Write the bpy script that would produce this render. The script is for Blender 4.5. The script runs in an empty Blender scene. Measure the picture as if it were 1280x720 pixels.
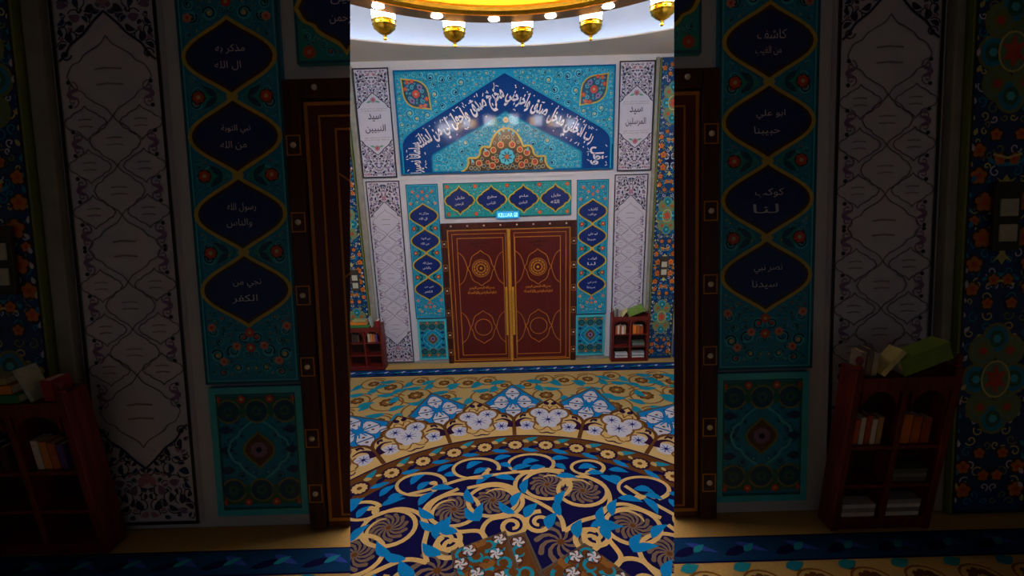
import bpy, bmesh, math, random, unicodedata as UD
from mathutils import Matrix, Vector
from math import sin, cos, tan, pi, radians, hypot, atan2
random.seed(7)
SC = bpy.context.scene
COL = SC.collection

# ------------------------------------------------------------------ measured layout (metres)
H_EYE = 2.9                      # eye height above the hall floor
WALL_Y = 6.91                    # far wall
F_PX = 550.0
MED = (0.0235, 2.2426)           # centre of the carpet medallion, under the chandelier
PLAT = 1.17                      # floor height of the added gallery
SHADE_ROOF = 3.85                      # underside of the added unseen roof that shades the wings
HALF_W = 4.4

# ------------------------------------------------------------------ materials
MATS = {}
def lin(c):
    c /= 255.0
    return c / 12.92 if c <= .04045 else ((c + .055) / 1.055) ** 2.4
def mat(name, rgb, rough=.4, metal=0.0, spec=.5, var=.10, scale=30.0, emit=0.0, bump=0.0):
    if name in MATS: return MATS[name]
    m = bpy.data.materials.new(name); m.use_nodes = True
    nt = m.node_tree; b = nt.nodes['Principled BSDF']
    c = [lin(v) for v in rgb]
    tc = nt.nodes.new('ShaderNodeTexCoord'); nz = nt.nodes.new('ShaderNodeTexNoise')
    nz.inputs['Scale'].default_value = scale; nz.inputs['Detail'].default_value = 3
    nt.links.new(tc.outputs['Object'], nz.inputs['Vector'])
    rp = nt.nodes.new('ShaderNodeValToRGB')
    rp.color_ramp.elements[0].position = .3; rp.color_ramp.elements[1].position = .7
    rp.color_ramp.elements[0].color = [max(0, v * (1 - var)) for v in c] + [1]
    rp.color_ramp.elements[1].color = [min(1, v * (1 + var)) for v in c] + [1]
    nt.links.new(nz.outputs['Fac'], rp.inputs['Fac'])
    nt.links.new(rp.outputs['Color'], b.inputs['Base Color'])
    b.inputs['Roughness'].default_value = rough; b.inputs['Metallic'].default_value = metal
    b.inputs['Specular IOR Level'].default_value = spec
    if emit:
        b.inputs['Emission Color'].default_value = c + [1]; b.inputs['Emission Strength'].default_value = emit
    if bump:
        bp = nt.nodes.new('ShaderNodeBump'); bp.inputs['Strength'].default_value = bump; bp.inputs['Distance'].default_value = .004
        nt.links.new(nz.outputs['Fac'], bp.inputs['Height']); nt.links.new(bp.outputs['Normal'], b.inputs['Normal'])
    MATS[name] = m
    return m
def wood(name, rgb, rgb2, rough=.35):
    if name in MATS: return MATS[name]
    m = mat(name, rgb, rough)
    nt = m.node_tree
    rp = [n for n in nt.nodes if n.type == 'VALTORGB'][0]; nz = [n for n in nt.nodes if n.type == 'TEX_NOISE'][0]
    mp = nt.nodes.new('ShaderNodeMapping'); mp.inputs['Scale'].default_value = (14, 14, 1.2)
    tc = [n for n in nt.nodes if n.type == 'TEX_COORD'][0]
    nt.links.new(tc.outputs['Object'], mp.inputs['Vector']); nt.links.new(mp.outputs['Vector'], nz.inputs['Vector'])
    nz.inputs['Scale'].default_value = 3
    rp.color_ramp.elements[0].color = [lin(v) for v in rgb2] + [1]; rp.color_ramp.elements[1].color = [lin(v) for v in rgb] + [1]
    return m

T = .22   # tile gloss
P = dict(
 plaster=mat('plaster', (212, 214, 222), .6, var=.03, scale=4),
 soffit=mat('soffit_paint', (226, 216, 202), .8, var=.03, scale=3),
 drum=mat('drum_paint', (196, 210, 228), .8, var=.02, scale=3),
 marble=mat('grey_marble', (150, 148, 138), .35, var=.16, scale=9),
 turq=mat('turquoise_glaze', (14, 146, 190), T), turql=mat('light_turquoise_glaze', (70, 196, 214), T),
 tealg=mat('green_turquoise_glaze', (30, 158, 150), T), teald=mat('deep_teal_glaze', (10, 78, 112), T),
 bord=mat('blue_teal_border', (12, 98, 128), T),
 navy=mat('navy_glaze', (18, 42, 116), T), navyd=mat('dark_navy_glaze', (18, 22, 62), T),
 band=mat('band_blue_glaze', (16, 66, 138), .08, spec=.16), bandl=mat('rim_blue_glaze', (18, 104, 156), .08, spec=.16),
 ptq=mat('panel_turquoise_glaze', (34, 160, 200), .08, spec=.16), ptl=mat('panel_light_turquoise_glaze', (98, 204, 224), .08, spec=.16),
 pnd=mat('panel_navy_glaze', (16, 50, 100), .08, spec=.16),
 gold=mat('yellow_glaze', (200, 178, 74), T), umber=mat('umber_glaze', (70, 48, 36), T),
 red=mat('red_glaze', (206, 78, 52), T), pink=mat('salmon_glaze', (220, 150, 124), T), sand=mat('sand_glaze', (216, 196, 130), T),
 white=mat('white_script_glaze', (226, 226, 238), T), wtile=mat('white_tile', (208, 206, 222), .3, var=.04, scale=6),
 ink=mat('ink_glaze', (44, 38, 76), .3), black=mat('black_border', (30, 26, 36), .3),
 plum=mat('plum_glaze', (132, 104, 148), .3), gline=mat('grey_line', (116, 106, 124), .4), gtext=mat('grey_script', (150, 142, 152), .4),
 rose=mat('rose_glaze', (176, 128, 150), .3), mint=mat('mint_glaze', (96, 168, 140), .3),
 cob=mat('cobalt_glaze', (14, 62, 116), T), orange=mat('orange_glaze', (204, 120, 48), T), olive=mat('olive_glaze', (126, 138, 80), T),
 lemon=mat('lemon_glaze', (206, 202, 120), T), sage=mat('sage_glaze', (112, 146, 112), T), brown=mat('brown_glaze', (96, 70, 62), T), green=mat('green_glaze', (38, 112, 96), T),
 door=wood('mahogany', (98, 25, 24), (86, 21, 20), .28), dframe=wood('dark_mahogany', (84, 26, 18), (50, 17, 13), .3),
 dgold=mat('door_gilding', (206, 136, 50), .35, .3), brass=mat('brass', (226, 170, 66), .35, .45), stud=mat('pearl_stud', (235, 220, 200), .2),
 cgold=mat('carpet_gold', (182, 150, 92), .95, spec=.1, scale=90, bump=.3), cbrown=mat('carpet_brown', (96, 56, 22), .95, spec=.1, scale=90),
 cblue=mat('carpet_blue', (6, 116, 178), .95, spec=.1, scale=90), cteal=mat('carpet_teal', (24, 128, 150), .95, spec=.1, scale=90),
 cnavy=mat('carpet_navy', (14, 10, 62), .95, spec=.1, scale=90), ccream=mat('carpet_cream', (202, 166, 104), .95, spec=.1, scale=90),
 cborder=mat('carpet_border_blue', (10, 54, 98), .95, spec=.1, scale=90), cwhite=mat('carpet_white', (192, 188, 196), .95, spec=.1, scale=90), cgrey=mat('carpet_taupe', (112, 90, 74), .95, spec=.1, scale=90),
 cstar=mat('carpet_star_blue', (48, 70, 160), .95, spec=.1, scale=90), cdia=mat('carpet_slate', (84, 78, 70), .95, spec=.1, scale=90),
 clink=mat('carpet_line', (128, 82, 36), .95, spec=.1, scale=90), cplum=mat('carpet_plum', (46, 14, 48), .95, spec=.1, scale=90),
 case=wood('red_wood', (124, 34, 26), (84, 20, 18), .4), caseb=wood('dark_red_wood', (60, 20, 18), (40, 14, 14), .5),
 paper=mat('paper', (226, 220, 206), .8, var=.05),
 gmetal=mat('polished_gold', (250, 192, 58), .22, 1.0), gband=mat('gilded_band', (255, 212, 56), .42, .35), gdark=mat('aged_gold', (168, 116, 48), .38, .9),
 rod=mat('brass_rod', (190, 150, 70), .3, .9),
 sw=mat('bronze_switch_plate', (58, 52, 42), .35), swk=mat('cream_switch', (196, 194, 172), .4),
)
def glow(name, rgb, strength):
    m = bpy.data.materials.new(name); m.use_nodes = True
    b = m.node_tree.nodes['Principled BSDF']
    c = [lin(v) for v in rgb]
    b.inputs['Base Color'].default_value = c + [1]
    b.inputs['Emission Color'].default_value = c + [1]; b.inputs['Emission Strength'].default_value = strength
    MATS[name] = m
    return m
P['glass'] = glow('lit_frosted_glass', (238, 243, 255), 19.0)
P['led'] = glow('led', (240, 244, 255), 40.0)
P['strip'] = glow('warm_led_strip', (255, 214, 140), 30.0)
P['cove'] = glow('cool_cove_strip', (220, 231, 255), 2.2)
P['exit'] = glow('lit_exit_sign', (0, 140, 200), .42)
P['exitl'] = glow('lit_exit_letters', (160, 240, 255), .55)

# ------------------------------------------------------------------ 2-D pattern kit
def circ(c, r, n=20, ry=None, a0=0.0):
    ry = r if ry is None else ry
    return [(c[0] + r * cos(a0 + 2 * pi * i / n), c[1] + ry * sin(a0 + 2 * pi * i / n)) for i in range(n)]
def rect(x0, z0, x1, z1): return [(x0, z0), (x1, z0), (x1, z1), (x0, z1)]
def cat(pts, n=6, closed=False):
    out = []; L = len(pts)
    R = range(L) if closed else range(L - 1)
    g = (lambda i: pts[i % L]) if closed else (lambda i: pts[min(max(i, 0), L - 1)])
    for i in R:
        p0, p1, p2, p3 = g(i - 1), g(i), g(i + 1), g(i + 2)
        for k in range(n):
            t = k / n; q = []
            for d in (0, 1):
                q.append(.5 * (2 * p1[d] + (p2[d] - p0[d]) * t + (2 * p0[d] - 5 * p1[d] + 4 * p2[d] - p3[d]) * t * t + (3 * p1[d] - p0[d] - 3 * p2[d] + p3[d]) * t ** 3))
            out.append(tuple(q))
    if not closed: out.append(pts[-1])
    return out
def bez(p0, p1, p2, p3, n=8):
    return [tuple((1 - t) ** 3 * a + 3 * (1 - t) ** 2 * t * b + 3 * (1 - t) * t * t * c + t ** 3 * d for a, b, c, d in zip(p0, p1, p2, p3)) for t in [i / n for i in range(n + 1)]]
def spir(c, r, turns=1.6, a0=0.0, d=1, r1=.18, n=None):
    n = n or int(14 * turns) + 4
    return [(c[0] + (r + (r * r1 - r) * t) * cos(a0 + d * 2 * pi * turns * t), c[1] + (r + (r * r1 - r) * t) * sin(a0 + d * 2 * pi * turns * t)) for t in [i / n for i in range(n + 1)]]
def lens(a, b, n=8):                       # pointed top and bottom, round flanks
    q = bez((0, b), (.42 * a, .62 * b), (a, .40 * b), (a, 0), n)
    q = q[:-1] + [(x, -z) for x, z in reversed(q)]
    return q[:-1] + [(-x, z) for x, z in reversed(q)][:-1]
def ogee(a, b, n=5):                       # four-lobed cartouche
    q = cat([(0, b), (.14 * a, .80 * b), (.36 * a, .66 * b), (.56 * a, .52 * b), (.66 * a, .38 * b), (.86 * a, .27 * b), (a, 0)], n)
    q = q[:-1] + [(x, -z) for x, z in reversed(q)]
    return q[:-1] + [(-x, z) for x, z in reversed(q)][:-1]
def leafp(p, a, l, w, bend=.0):
    out = []
    for s in (1, -1):
        row = []
        for i in range(7):
            t = i / 6
            u = l * t; v = s * w * sin(pi * t ** .8) + bend * l * sin(pi * t)
            row.append((p[0] + u * cos(a) - v * sin(a), p[1] + u * sin(a) + v * cos(a)))
        out += row if s == 1 else row[::-1][1:-1]
    return out
def inside(p, poly):
    r = False; j = len(poly) - 1
    for i in range(len(poly)):
        a, b = poly[i], poly[j]
        if (a[1] > p[1]) != (b[1] > p[1]) and p[0] < (b[0] - a[0]) * (p[1] - a[1]) / (b[1] - a[1]) + a[0]: r = not r
        j = i
    return r
def dist(p, poly):
    m = 9e9
    for i in range(len(poly)):
        a, b = poly[i - 1], poly[i]
        dx, dz = b[0] - a[0], b[1] - a[1]; L = dx * dx + dz * dz or 1e-12
        t = max(0, min(1, ((p[0] - a[0]) * dx + (p[1] - a[1]) * dz) / L))
        m = min(m, hypot(p[0] - a[0] - t * dx, p[1] - a[1] - t * dz))
    return m

class Pat:
    """Flat inlay: polygons and ribbons stacked in thin layers, built into ONE mesh."""
    def __init__(s): s.v = []; s.f = []; s.m = []; s.mats = []; s.k = 0; s.off = 0; s.tf = lambda p: p
    def mi(s, m):
        m = P[m]
        if m not in s.mats: s.mats.append(m)
        return s.mats.index(m)
    def raw(s, pts, faces, m, lay, step=0):
        o = len(s.v); s.k = (s.k + 1) % 37; lay = lay + s.off + s.k * .018
        s.v += [(*s.tf(p), lay + (i % step if step else 0) * .004) for i, p in enumerate(pts)]
        k = s.mi(m)
        for f in faces: s.f.append([o + i for i in f]); s.m.append(k)
    def poly(s, pts, m, lay): s.raw(pts, [range(len(pts))], m, lay)
    def fan(s, c, pts, m, lay):            # star-shaped about c
        n = len(pts); s.raw([c] + list(pts), [(0, 1 + i, 1 + (i + 1) % n) for i in range(n)], m, lay)
    def rib(s, pts, w, m, lay, w1=None, closed=False):
        n = len(pts); L, R = [], []
        for i, p in enumerate(pts):
            a = pts[(i - 1) % n] if closed or i else p; b = pts[(i + 1) % n] if closed or i < n - 1 else p
            dx, dz = b[0] - a[0], b[1] - a[1]; l = hypot(dx, dz) or 1e-9
            h = (w if w1 is None else w + (w1 - w) * i / (n - 1)) / 2
            L.append((p[0] - dz / l * h, p[1] + dx / l * h)); R.append((p[0] + dz / l * h, p[1] - dx / l * h))
        fs = [(i, (i + 1) % n, n + (i + 1) % n, n + i) for i in range(n if closed else n - 1)]
        s.raw(L + R, fs, m, lay, n)
    def frame(s, x0, z0, x1, z1, w, m, lay):
        s.raw([(x0, z0), (x1, z0), (x1, z1), (x0, z1), (x0 + w, z0 + w), (x1 - w, z0 + w), (x1 - w, z1 - w), (x0 + w, z1 - w)],
              [(0, 1, 5, 4), (1, 2, 6, 5), (2, 3, 7, 6), (3, 0, 4, 7)], m, lay)
    def flower(s, p, r, m, mc, lay, n=6, mo=None):
        if mo: s.poly(circ(p, r * 1.15, 12), mo, lay); lay += 1
        for i in range(n):
            a = 2 * pi * i / n + .3
            s.poly(circ((p[0] + .58 * r * cos(a), p[1] + .58 * r * sin(a)), r * .42, 7), m, lay)
        s.poly(circ(p, r * .36, 8), mc, lay + 1)
    def text(s, body, c, w, h, m, lay, ang=0.0, off=.0):
        ms = text_mesh(body, off)
        vs = ms[0]; x0 = min(v[0] for v in vs); x1 = max(v[0] for v in vs); z0 = min(v[1] for v in vs); z1 = max(v[1] for v in vs)
        kx = w / (x1 - x0); kz = h / (z1 - z0) if h else kx
        if not h: h = kz * (z1 - z0)
        ca, sa = cos(ang), sin(ang); pts = []
        for x, z in vs:
            u = (x - (x0 + x1) / 2) * kx; v = (z - (z0 + z1) / 2) * kz
            pts.append((c[0] + u * ca - v * sa, c[1] + u * sa + v * ca))
        s.raw(pts, ms[1], m, lay)
    def mesh(s, name, mp, eps=.0008):
        me = bpy.data.meshes.new(name)
        me.from_pydata([mp(x, z, l * eps) for x, z, l in s.v], [], s.f)
        for m in s.mats: me.materials.append(m)
        me.polygons.foreach_set('material_index', s.m); me.update()
        return me
_TC = {}
def arab(t):
    DUAL = set('بتثجحخسشصضطظعغفقكلمنهيئ'); RIGHT = set('اأإآدذرزوؤةى'); out = []
    for i, c in enumerate(t):
        if c == ' ': out.append(c); continue
        p = t[i - 1] if i else ' '; n = t[i + 1] if i + 1 < len(t) else ' '
        jp = p in DUAL; jn = c in DUAL and (n in DUAL or n in RIGHT)
        f = 'MEDIAL' if jp and jn else 'FINAL' if jp else 'INITIAL' if jn else 'ISOLATED'
        try: out.append(UD.lookup(UD.name(c) + f' {f} FORM'))
        except KeyError: out.append(c)
    return ''.join(reversed(out))
def text_mesh(body, off):
    k = (body, off)
    if k in _TC: return _TC[k]
    cu = bpy.data.curves.new('lettering', 'FONT'); cu.body = arab(body) if any(ord(c) > 1500 for c in body) else body
    cu.offset = off; cu.resolution_u = 2; cu.fill_mode = 'FRONT'
    o = bpy.data.objects.new('lettering', cu); COL.objects.link(o)
    bpy.context.view_layer.update()
    me = bpy.data.meshes.new_from_object(o.evaluated_get(bpy.context.evaluated_depsgraph_get()))
    r = ([(v.co.x, v.co.y) for v in me.vertices], [tuple(p.vertices) for p in me.polygons])
    bpy.data.objects.remove(o); bpy.data.curves.remove(cu); bpy.data.meshes.remove(me)
    _TC[k] = r
    return r
def pack(poly, excl, rmin, rmax, tries, seed, half=True, gap=.004):
    rnd = random.Random(seed); xs = [p[0] for p in poly]; zs = [p[1] for p in poly]; out = []
    for t in range(tries):
        p = (rnd.uniform(min(xs), max(xs)), rnd.uniform(min(zs), max(zs)))
        if half and p[0] > -rmin: continue
        if not inside(p, poly) or any(inside(p, e) for e in excl): continue
        r = dist(p, poly) - gap
        if r < rmin: continue
        for e in excl: r = min(r, dist(p, e) - gap)
        if half: r = min(r, -p[0] - gap / 2)
        for c, q in out:
            r = min(r, hypot(c[0] - p[0], c[1] - p[1]) - q - gap)
            if r < rmin: break
        if r < rmin: continue
        out.append((p, min(r, rmax)))
    return out
def curls(pt, cells, lay, line, light, dots, leafm, both=True, seed=1, w=.16):
    rnd = random.Random(seed)
    for (p, r) in cells:
        a0 = rnd.uniform(0, 6.28); d = rnd.choice((-1, 1)); k = rnd.random(); dm = rnd.choice(dots)
        for sx in ((1, -1) if both else (1,)):
            q = (p[0] * sx, p[1]); aa = a0 if sx == 1 else pi - a0; dd = d * sx
            if light: pt.poly(circ(q, r * .97, 14), light, lay)
            pt.rib(spir(q, r * .86, 1.5, aa, dd, .22), r * w, line, lay + 1, r * w * .6)
            if k < .55: pt.poly(circ(q, r * .34, 8), dm, lay + 2)
            else: pt.poly(leafp((q[0] - r * .4 * cos(aa), q[1] - r * .4 * sin(aa)), aa + dd * .6, r * .9, r * .24), leafm, lay + 2)

# ------------------------------------------------------------------ object helpers
def vert_map(y0): return lambda x, z, l: (x, y0 - l, z)
def flat_map(z0, ox=0, oy=0): return lambda x, y, l: (x + ox, y + oy, z0 + l)
def add_mesh(name, me, parent=None):
    o = bpy.data.objects.new(name, me); COL.objects.link(o)
    if parent is not None: o.parent = parent
    return o
def thing(name, label, cat_, loc=(0, 0, 0), rz=0.0, group=None):
    o = bpy.data.objects.new(name, None); COL.objects.link(o); o.empty_display_size = .1
    o.location = loc; o.rotation_euler = (0, 0, rz); o['label'] = label; o['category'] = cat_
    if group: o['group'] = group
    return o
def tag(o, label, cat_, group=None):
    o['label'] = label; o['category'] = cat_
    if group: o['group'] = group
    return o
def structure(o): o['kind'] = 'structure'; return o
def bm_box(bm, x0, x1, y0, y1, z0, z1, bev=0.0):
    g = bmesh.ops.create_cube(bm, size=1.0)
    bmesh.ops.scale(bm, vec=(x1 - x0, y1 - y0, z1 - z0), verts=g['verts'])
    bmesh.ops.translate(bm, vec=((x0 + x1) / 2, (y0 + y1) / 2, (z0 + z1) / 2), verts=g['verts'])
    if bev:
        es = list({e for v in g['verts'] for e in v.link_edges})
        bmesh.ops.bevel(bm, geom=es, offset=bev, segments=2, affect='EDGES', profile=.5)
def bm_lathe(bm, prof, n=32, c=(0, 0, 0)):
    rings = []
    for r, z in prof:
        rings.append([bm.verts.new((c[0] + r * cos(2 * pi * i / n), c[1] + r * sin(2 * pi * i / n), c[2] + z)) for i in range(n)] if r > 1e-5 else [bm.verts.new((c[0], c[1], c[2] + z))])
    for a, b in zip(rings, rings[1:]):
        for i in range(n):
            j = (i + 1) % n
            q = [a[i % len(a)], a[j % len(a)], b[j % len(b)], b[i % len(b)]]
            q = list(dict.fromkeys(q))
            if len(q) > 2: bm.faces.new(q)
def finish(name, bm, m, parent=None, smooth=False):
    bmesh.ops.recalc_face_normals(bm, faces=bm.faces)
    me = bpy.data.meshes.new(name); bm.to_mesh(me); bm.free()
    me.materials.append(P[m] if isinstance(m, str) else m)
    if smooth:
        for p in me.polygons: p.use_smooth = True
    return add_mesh(name, me, parent)
def box(name, x0, x1, y0, y1, z0, z1, m, parent=None, bev=0.0):
    bm = bmesh.new(); bm_box(bm, x0, x1, y0, y1, z0, z1, bev)
    return finish(name, bm, m, parent)
def panel_mesh(name, pt, W, H, th, base, parent, side=None):
    """plate (a bevel-less slab) carrying the inlay pt on its front, in one mesh; local x centred, z from 0"""
    pt.raw([(-W / 2, 0), (W / 2, 0), (W / 2, H), (-W / 2, H)], [(0, 1, 2, 3)], base, 0)
    me = pt.mesh(name, vert_map(-th))
    bm = bmesh.new(); bm.from_mesh(me)
    k = pt.mats.index(P[base]) if side is None else None
    vs = [bm.verts.new((x, y, z)) for x in (-W / 2, W / 2) for y in (-th, 0) for z in (0, H)]
    for f in ((0, 1, 3, 2), (4, 6, 7, 5), (0, 2, 6, 4), (1, 5, 7, 3), (2, 3, 7, 6)):
        fc = bm.faces.new([vs[i] for i in f]); fc.material_index = k or 0
    bm.to_mesh(me); bm.free()
    return add_mesh(name, me, parent)
def inlay(name, pt, th, parent, lay0=0):
    return add_mesh(name, pt.mesh(name, vert_map(-th - lay0 * .0008)), parent)

# ------------------------------------------------------------------ panels
def cartouche(parent, c, a, b, kind, lines, th, tw=.62):
    shp = lens if kind == 'lens' else ogee
    pt = Pat(); mv = lambda q: [(c[0] + x, c[1] + z) for x, z in q]
    pt.fan(c, mv(shp(a * 1.13, b * 1.17)), 'gold', 8)
    pt.fan(c, mv(shp(a * 1.03, b * 1.04)), 'umber', 9)
    pt.fan(c, mv(shp(a * .95, b * .93)), 'navy', 10)
    for sx in (1, -1):                               # light sprigs under the edge
        for sz in (1, -1):
            pt.poly(leafp((c[0] + sx * a * .28, c[1] + sz * b * .62), atan2(-sz * .5 * b, sx * a), a * .32, a * .035), 'cob', 11)
            pt.poly(leafp((c[0] + sx * a * .2, c[1] + sz * b * .68), atan2(sz * .4 * b, -sx * a), a * .2, a * .03), 'cob', 11)
    o = inlay('cartouche', pt, th, parent)
    t = Pat()
    t.text(lines[0], (c[0] + a * .04, c[1] + b * .20), a * 2 * tw * .56, b * .27, 'white', 12, off=.0)
    t.text(lines[1], (c[0] - a * .04, c[1] - b * .27), a * 2 * tw * .50, b * .27, 'white', 12, off=.0)
    inlay('inscription', t, th, o)
    return o
def tile_fill(pt, W, H, excl, seed, base_dots=('pink', 'red', 'sand'), lo=.0085, hi=.036, tries=14000):
    reg = rect(-W / 2 + .03, .03, W / 2 - .03, H - .03)
    cells = pack(reg, excl, lo, hi, tries, seed)
    curls(pt, cells, 2, 'navyd', 'turql', ['red', 'turq', 'sand', 'turq'], 'navyd', seed=seed, w=.24)
def medallion_panel(label, x, texts, x_off=0.0):
    W, H, th = .487, 2.13, .03
    r = thing('medallion_panel', label, 'wall panel', (x, WALL_Y, .793))
    pt = Pat()
    zs = [1.652 - i * .387 for i in range(4)]
    ex = [[(a_, z + b_) for a_, b_ in lens(.245, .20)] for z in zs]
    tile_fill(pt, W, H, ex, 11)
    for z in [1.652 + .36, 1.652 + .26, .19, .27]:
        pt.flower((0, z), .026, 'red', 'sand', 5)
    for z, q in ((1.95, .07), (2.02, .15), (1.84, .19), (.20, .07), (.12, .14), (.30, .19)):
        for s in (1, -1): pt.flower((s * q, z), .024, 'pink', 'red', 5)
    for i in range(3):
        zz = zs[i] - .193
        for s in (1, -1):
            pt.poly(leafp((s * .05, zz), 0 if s == 1 else pi, .14, .05), 'tealg', 4)
            pt.flower((s * .165, zz), .03, 'red', 'sand', 5, mo='umber')
            for q in (.05, -.05): pt.poly(leafp((s * .075, zz), (0 if s == 1 else pi) + q * 14, .085, .016), 'teald', 6)
        pt.poly(leafp((-.03, zz), 0, .06, .05), 'gold', 7)
    pt.frame(-W / 2, 0, W / 2, H, .014, 'bord', 6); pt.frame(-W / 2 + .014, .014, W / 2 - .014, H - .014, .008, 'turql', 6)
    panel_mesh('tile_field', pt, W, H, th, 'turq', r)
    for z, t in zip(zs, texts): cartouche(r, (0, z), .205, .168, 'lens', t, th)
    return r
def name_strip(label, x, texts):
    W, H, th = 1.958, .525, .03
    r = thing('inscription_panel', label, 'wall panel', (x, WALL_Y, 2.40))
    pt = Pat(); xs = [-.735 + .49 * i for i in range(4)]
    ex = [[(c + a_, .262 + b_) for a_, b_ in ogee(.25, .235)] for c in xs]
    tile_fill(pt, W, H, ex, 5, lo=.009, hi=.038)
    for c in [-.93] + [c + .245 for c in xs[:3]] + [.93]:
        for z in (.055, .47): pt.flower((c if abs(c) < .9 else c * .985, z), .03, 'red', 'pink', 5, mo='olive')
        pt.poly(leafp((c, .17), pi / 2, .19, .03), 'tealg', 4)
    pt.frame(-W / 2, 0, W / 2, H, .014, 'bord', 6); pt.frame(-W / 2 + .014, .014, W / 2 - .014, H - .014, .008, 'tealg', 6)
    panel_mesh('tile_field', pt, W, H, th, 'tealg', r)
    for c, t in zip(xs, texts): cartouche(r, (c, .262), .215, .196, 'ogee', t, th, .6)
    return r
def small_tile(label, x):
    W, H, th = .475, .70, .03
    r = thing('tile_panel', label, 'wall panel', (x, WALL_Y, .075))
    pt = Pat(); c = (0, .36)
    reg = rect(-W / 2 + .05, .18, W / 2 - .05, .54)
    curls(pt, pack(reg, [[(c[0] + a, c[1] + b) for a, b in lens(.1, .13)]], .016, .04, 1800, 4), 2, 'cob', 'turq', ['turql', 'teald'], 'teald', seed=2)
    for z0, sg in ((.60, 1), (.11, -1)):
        pt.poly(rect(-W / 2 + .04, z0 - .05, W / 2 - .04, z0 + .05), 'green', 4)
        for q in (-.145, 0, .145):
            pt.poly([(q + a, z0 - .03 * sg + b) for a, b in circ((0, 0), .066, 14)], 'olive', 5)
            pt.poly([(q + a, z0 - .03 * sg + b) for a, b in circ((0, 0), .056, 14)], 'teald', 6)
            pt.flower((q, z0 - .03 * sg), .03, 'green', 'cob', 7)
        for q in (-.2, -.0725, .0725, .2):
            pt.flower((q, z0 + .035 * sg), .022, 'red', 'sand', 8)
        for q in (-.0725, .0725): pt.poly(leafp((q, z0), -sg * pi / 2, .07, .02), 'green', 7)
    pt.rib([(a, c[1] + b) for a, b in ogee(.16, .2)], .012, 'turql', 4, closed=True)
    pt.fan(c, [(a, c[1] + b) for a, b in lens(.085, .105)], 'olive', 5); pt.fan(c, [(a, c[1] + b) for a, b in lens(.072, .09)], 'brown', 6)
    pt.flower(c, .045, 'plum', 'navyd', 7, n=8)
    for s in (1, -1):
        for z in (.25, .36, .47): pt.poly(leafp((s * .2, z), pi if s == 1 else 0, .07, .022), 'cob', 4)
    pt.frame(-W / 2, 0, W / 2, H, .034, 'turql', 9); pt.frame(-W / 2 + .034, .034, W / 2 - .034, H - .034, .008, 'green', 10)
    panel_mesh('tile_field', pt, W, H, th, 'turq', r)
    return r
def arabesque(pt, reg, seed, excl=(), mats=('ink', 'ink', 'ink', 'plum', 'cob'), lo=.011, hi=.027, tries=4200):
    rnd = random.Random(seed)
    for p, r in pack(reg, list(excl), lo, hi, tries, seed, gap=.002):
        a = rnd.uniform(0, 6.28); m = rnd.choice(mats); k = rnd.random(); d = rnd.choice((1, -1))
        for sx in (1, -1):
            q = (p[0] * sx, p[1]); aa = a if sx == 1 else pi - a
            pt.poly(leafp((q[0] - r * 1.1 * cos(aa), q[1] - r * 1.1 * sin(aa)), aa, 2.2 * r, r * (.55 if k < .7 else .75), .15 * sx), m if k < .9 else 'rose', 3)
            pt.rib([(q[0] + r * 1.25 * cos(aa + d * sx * t), q[1] + r * 1.25 * sin(aa + d * sx * t)) for t in (.3, .8, 1.3, 1.9, 2.5)], .006, 'ink', 2)
def ogive(w, zs, zt, n=6):
    """pointed cusped line from the left edge to the right one, springing at zs with its tip at zt"""
    h = zt - zs
    q = cat([(-w, zs), (-w * .87, zs + .12 * h), (-w * .72, zs + .34 * h), (-w * .46, zs + .54 * h), (-w * .25, zs + .77 * h), (0, zt)], n)
    return q + [(-x, z) for x, z in reversed(q)][1:]
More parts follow.
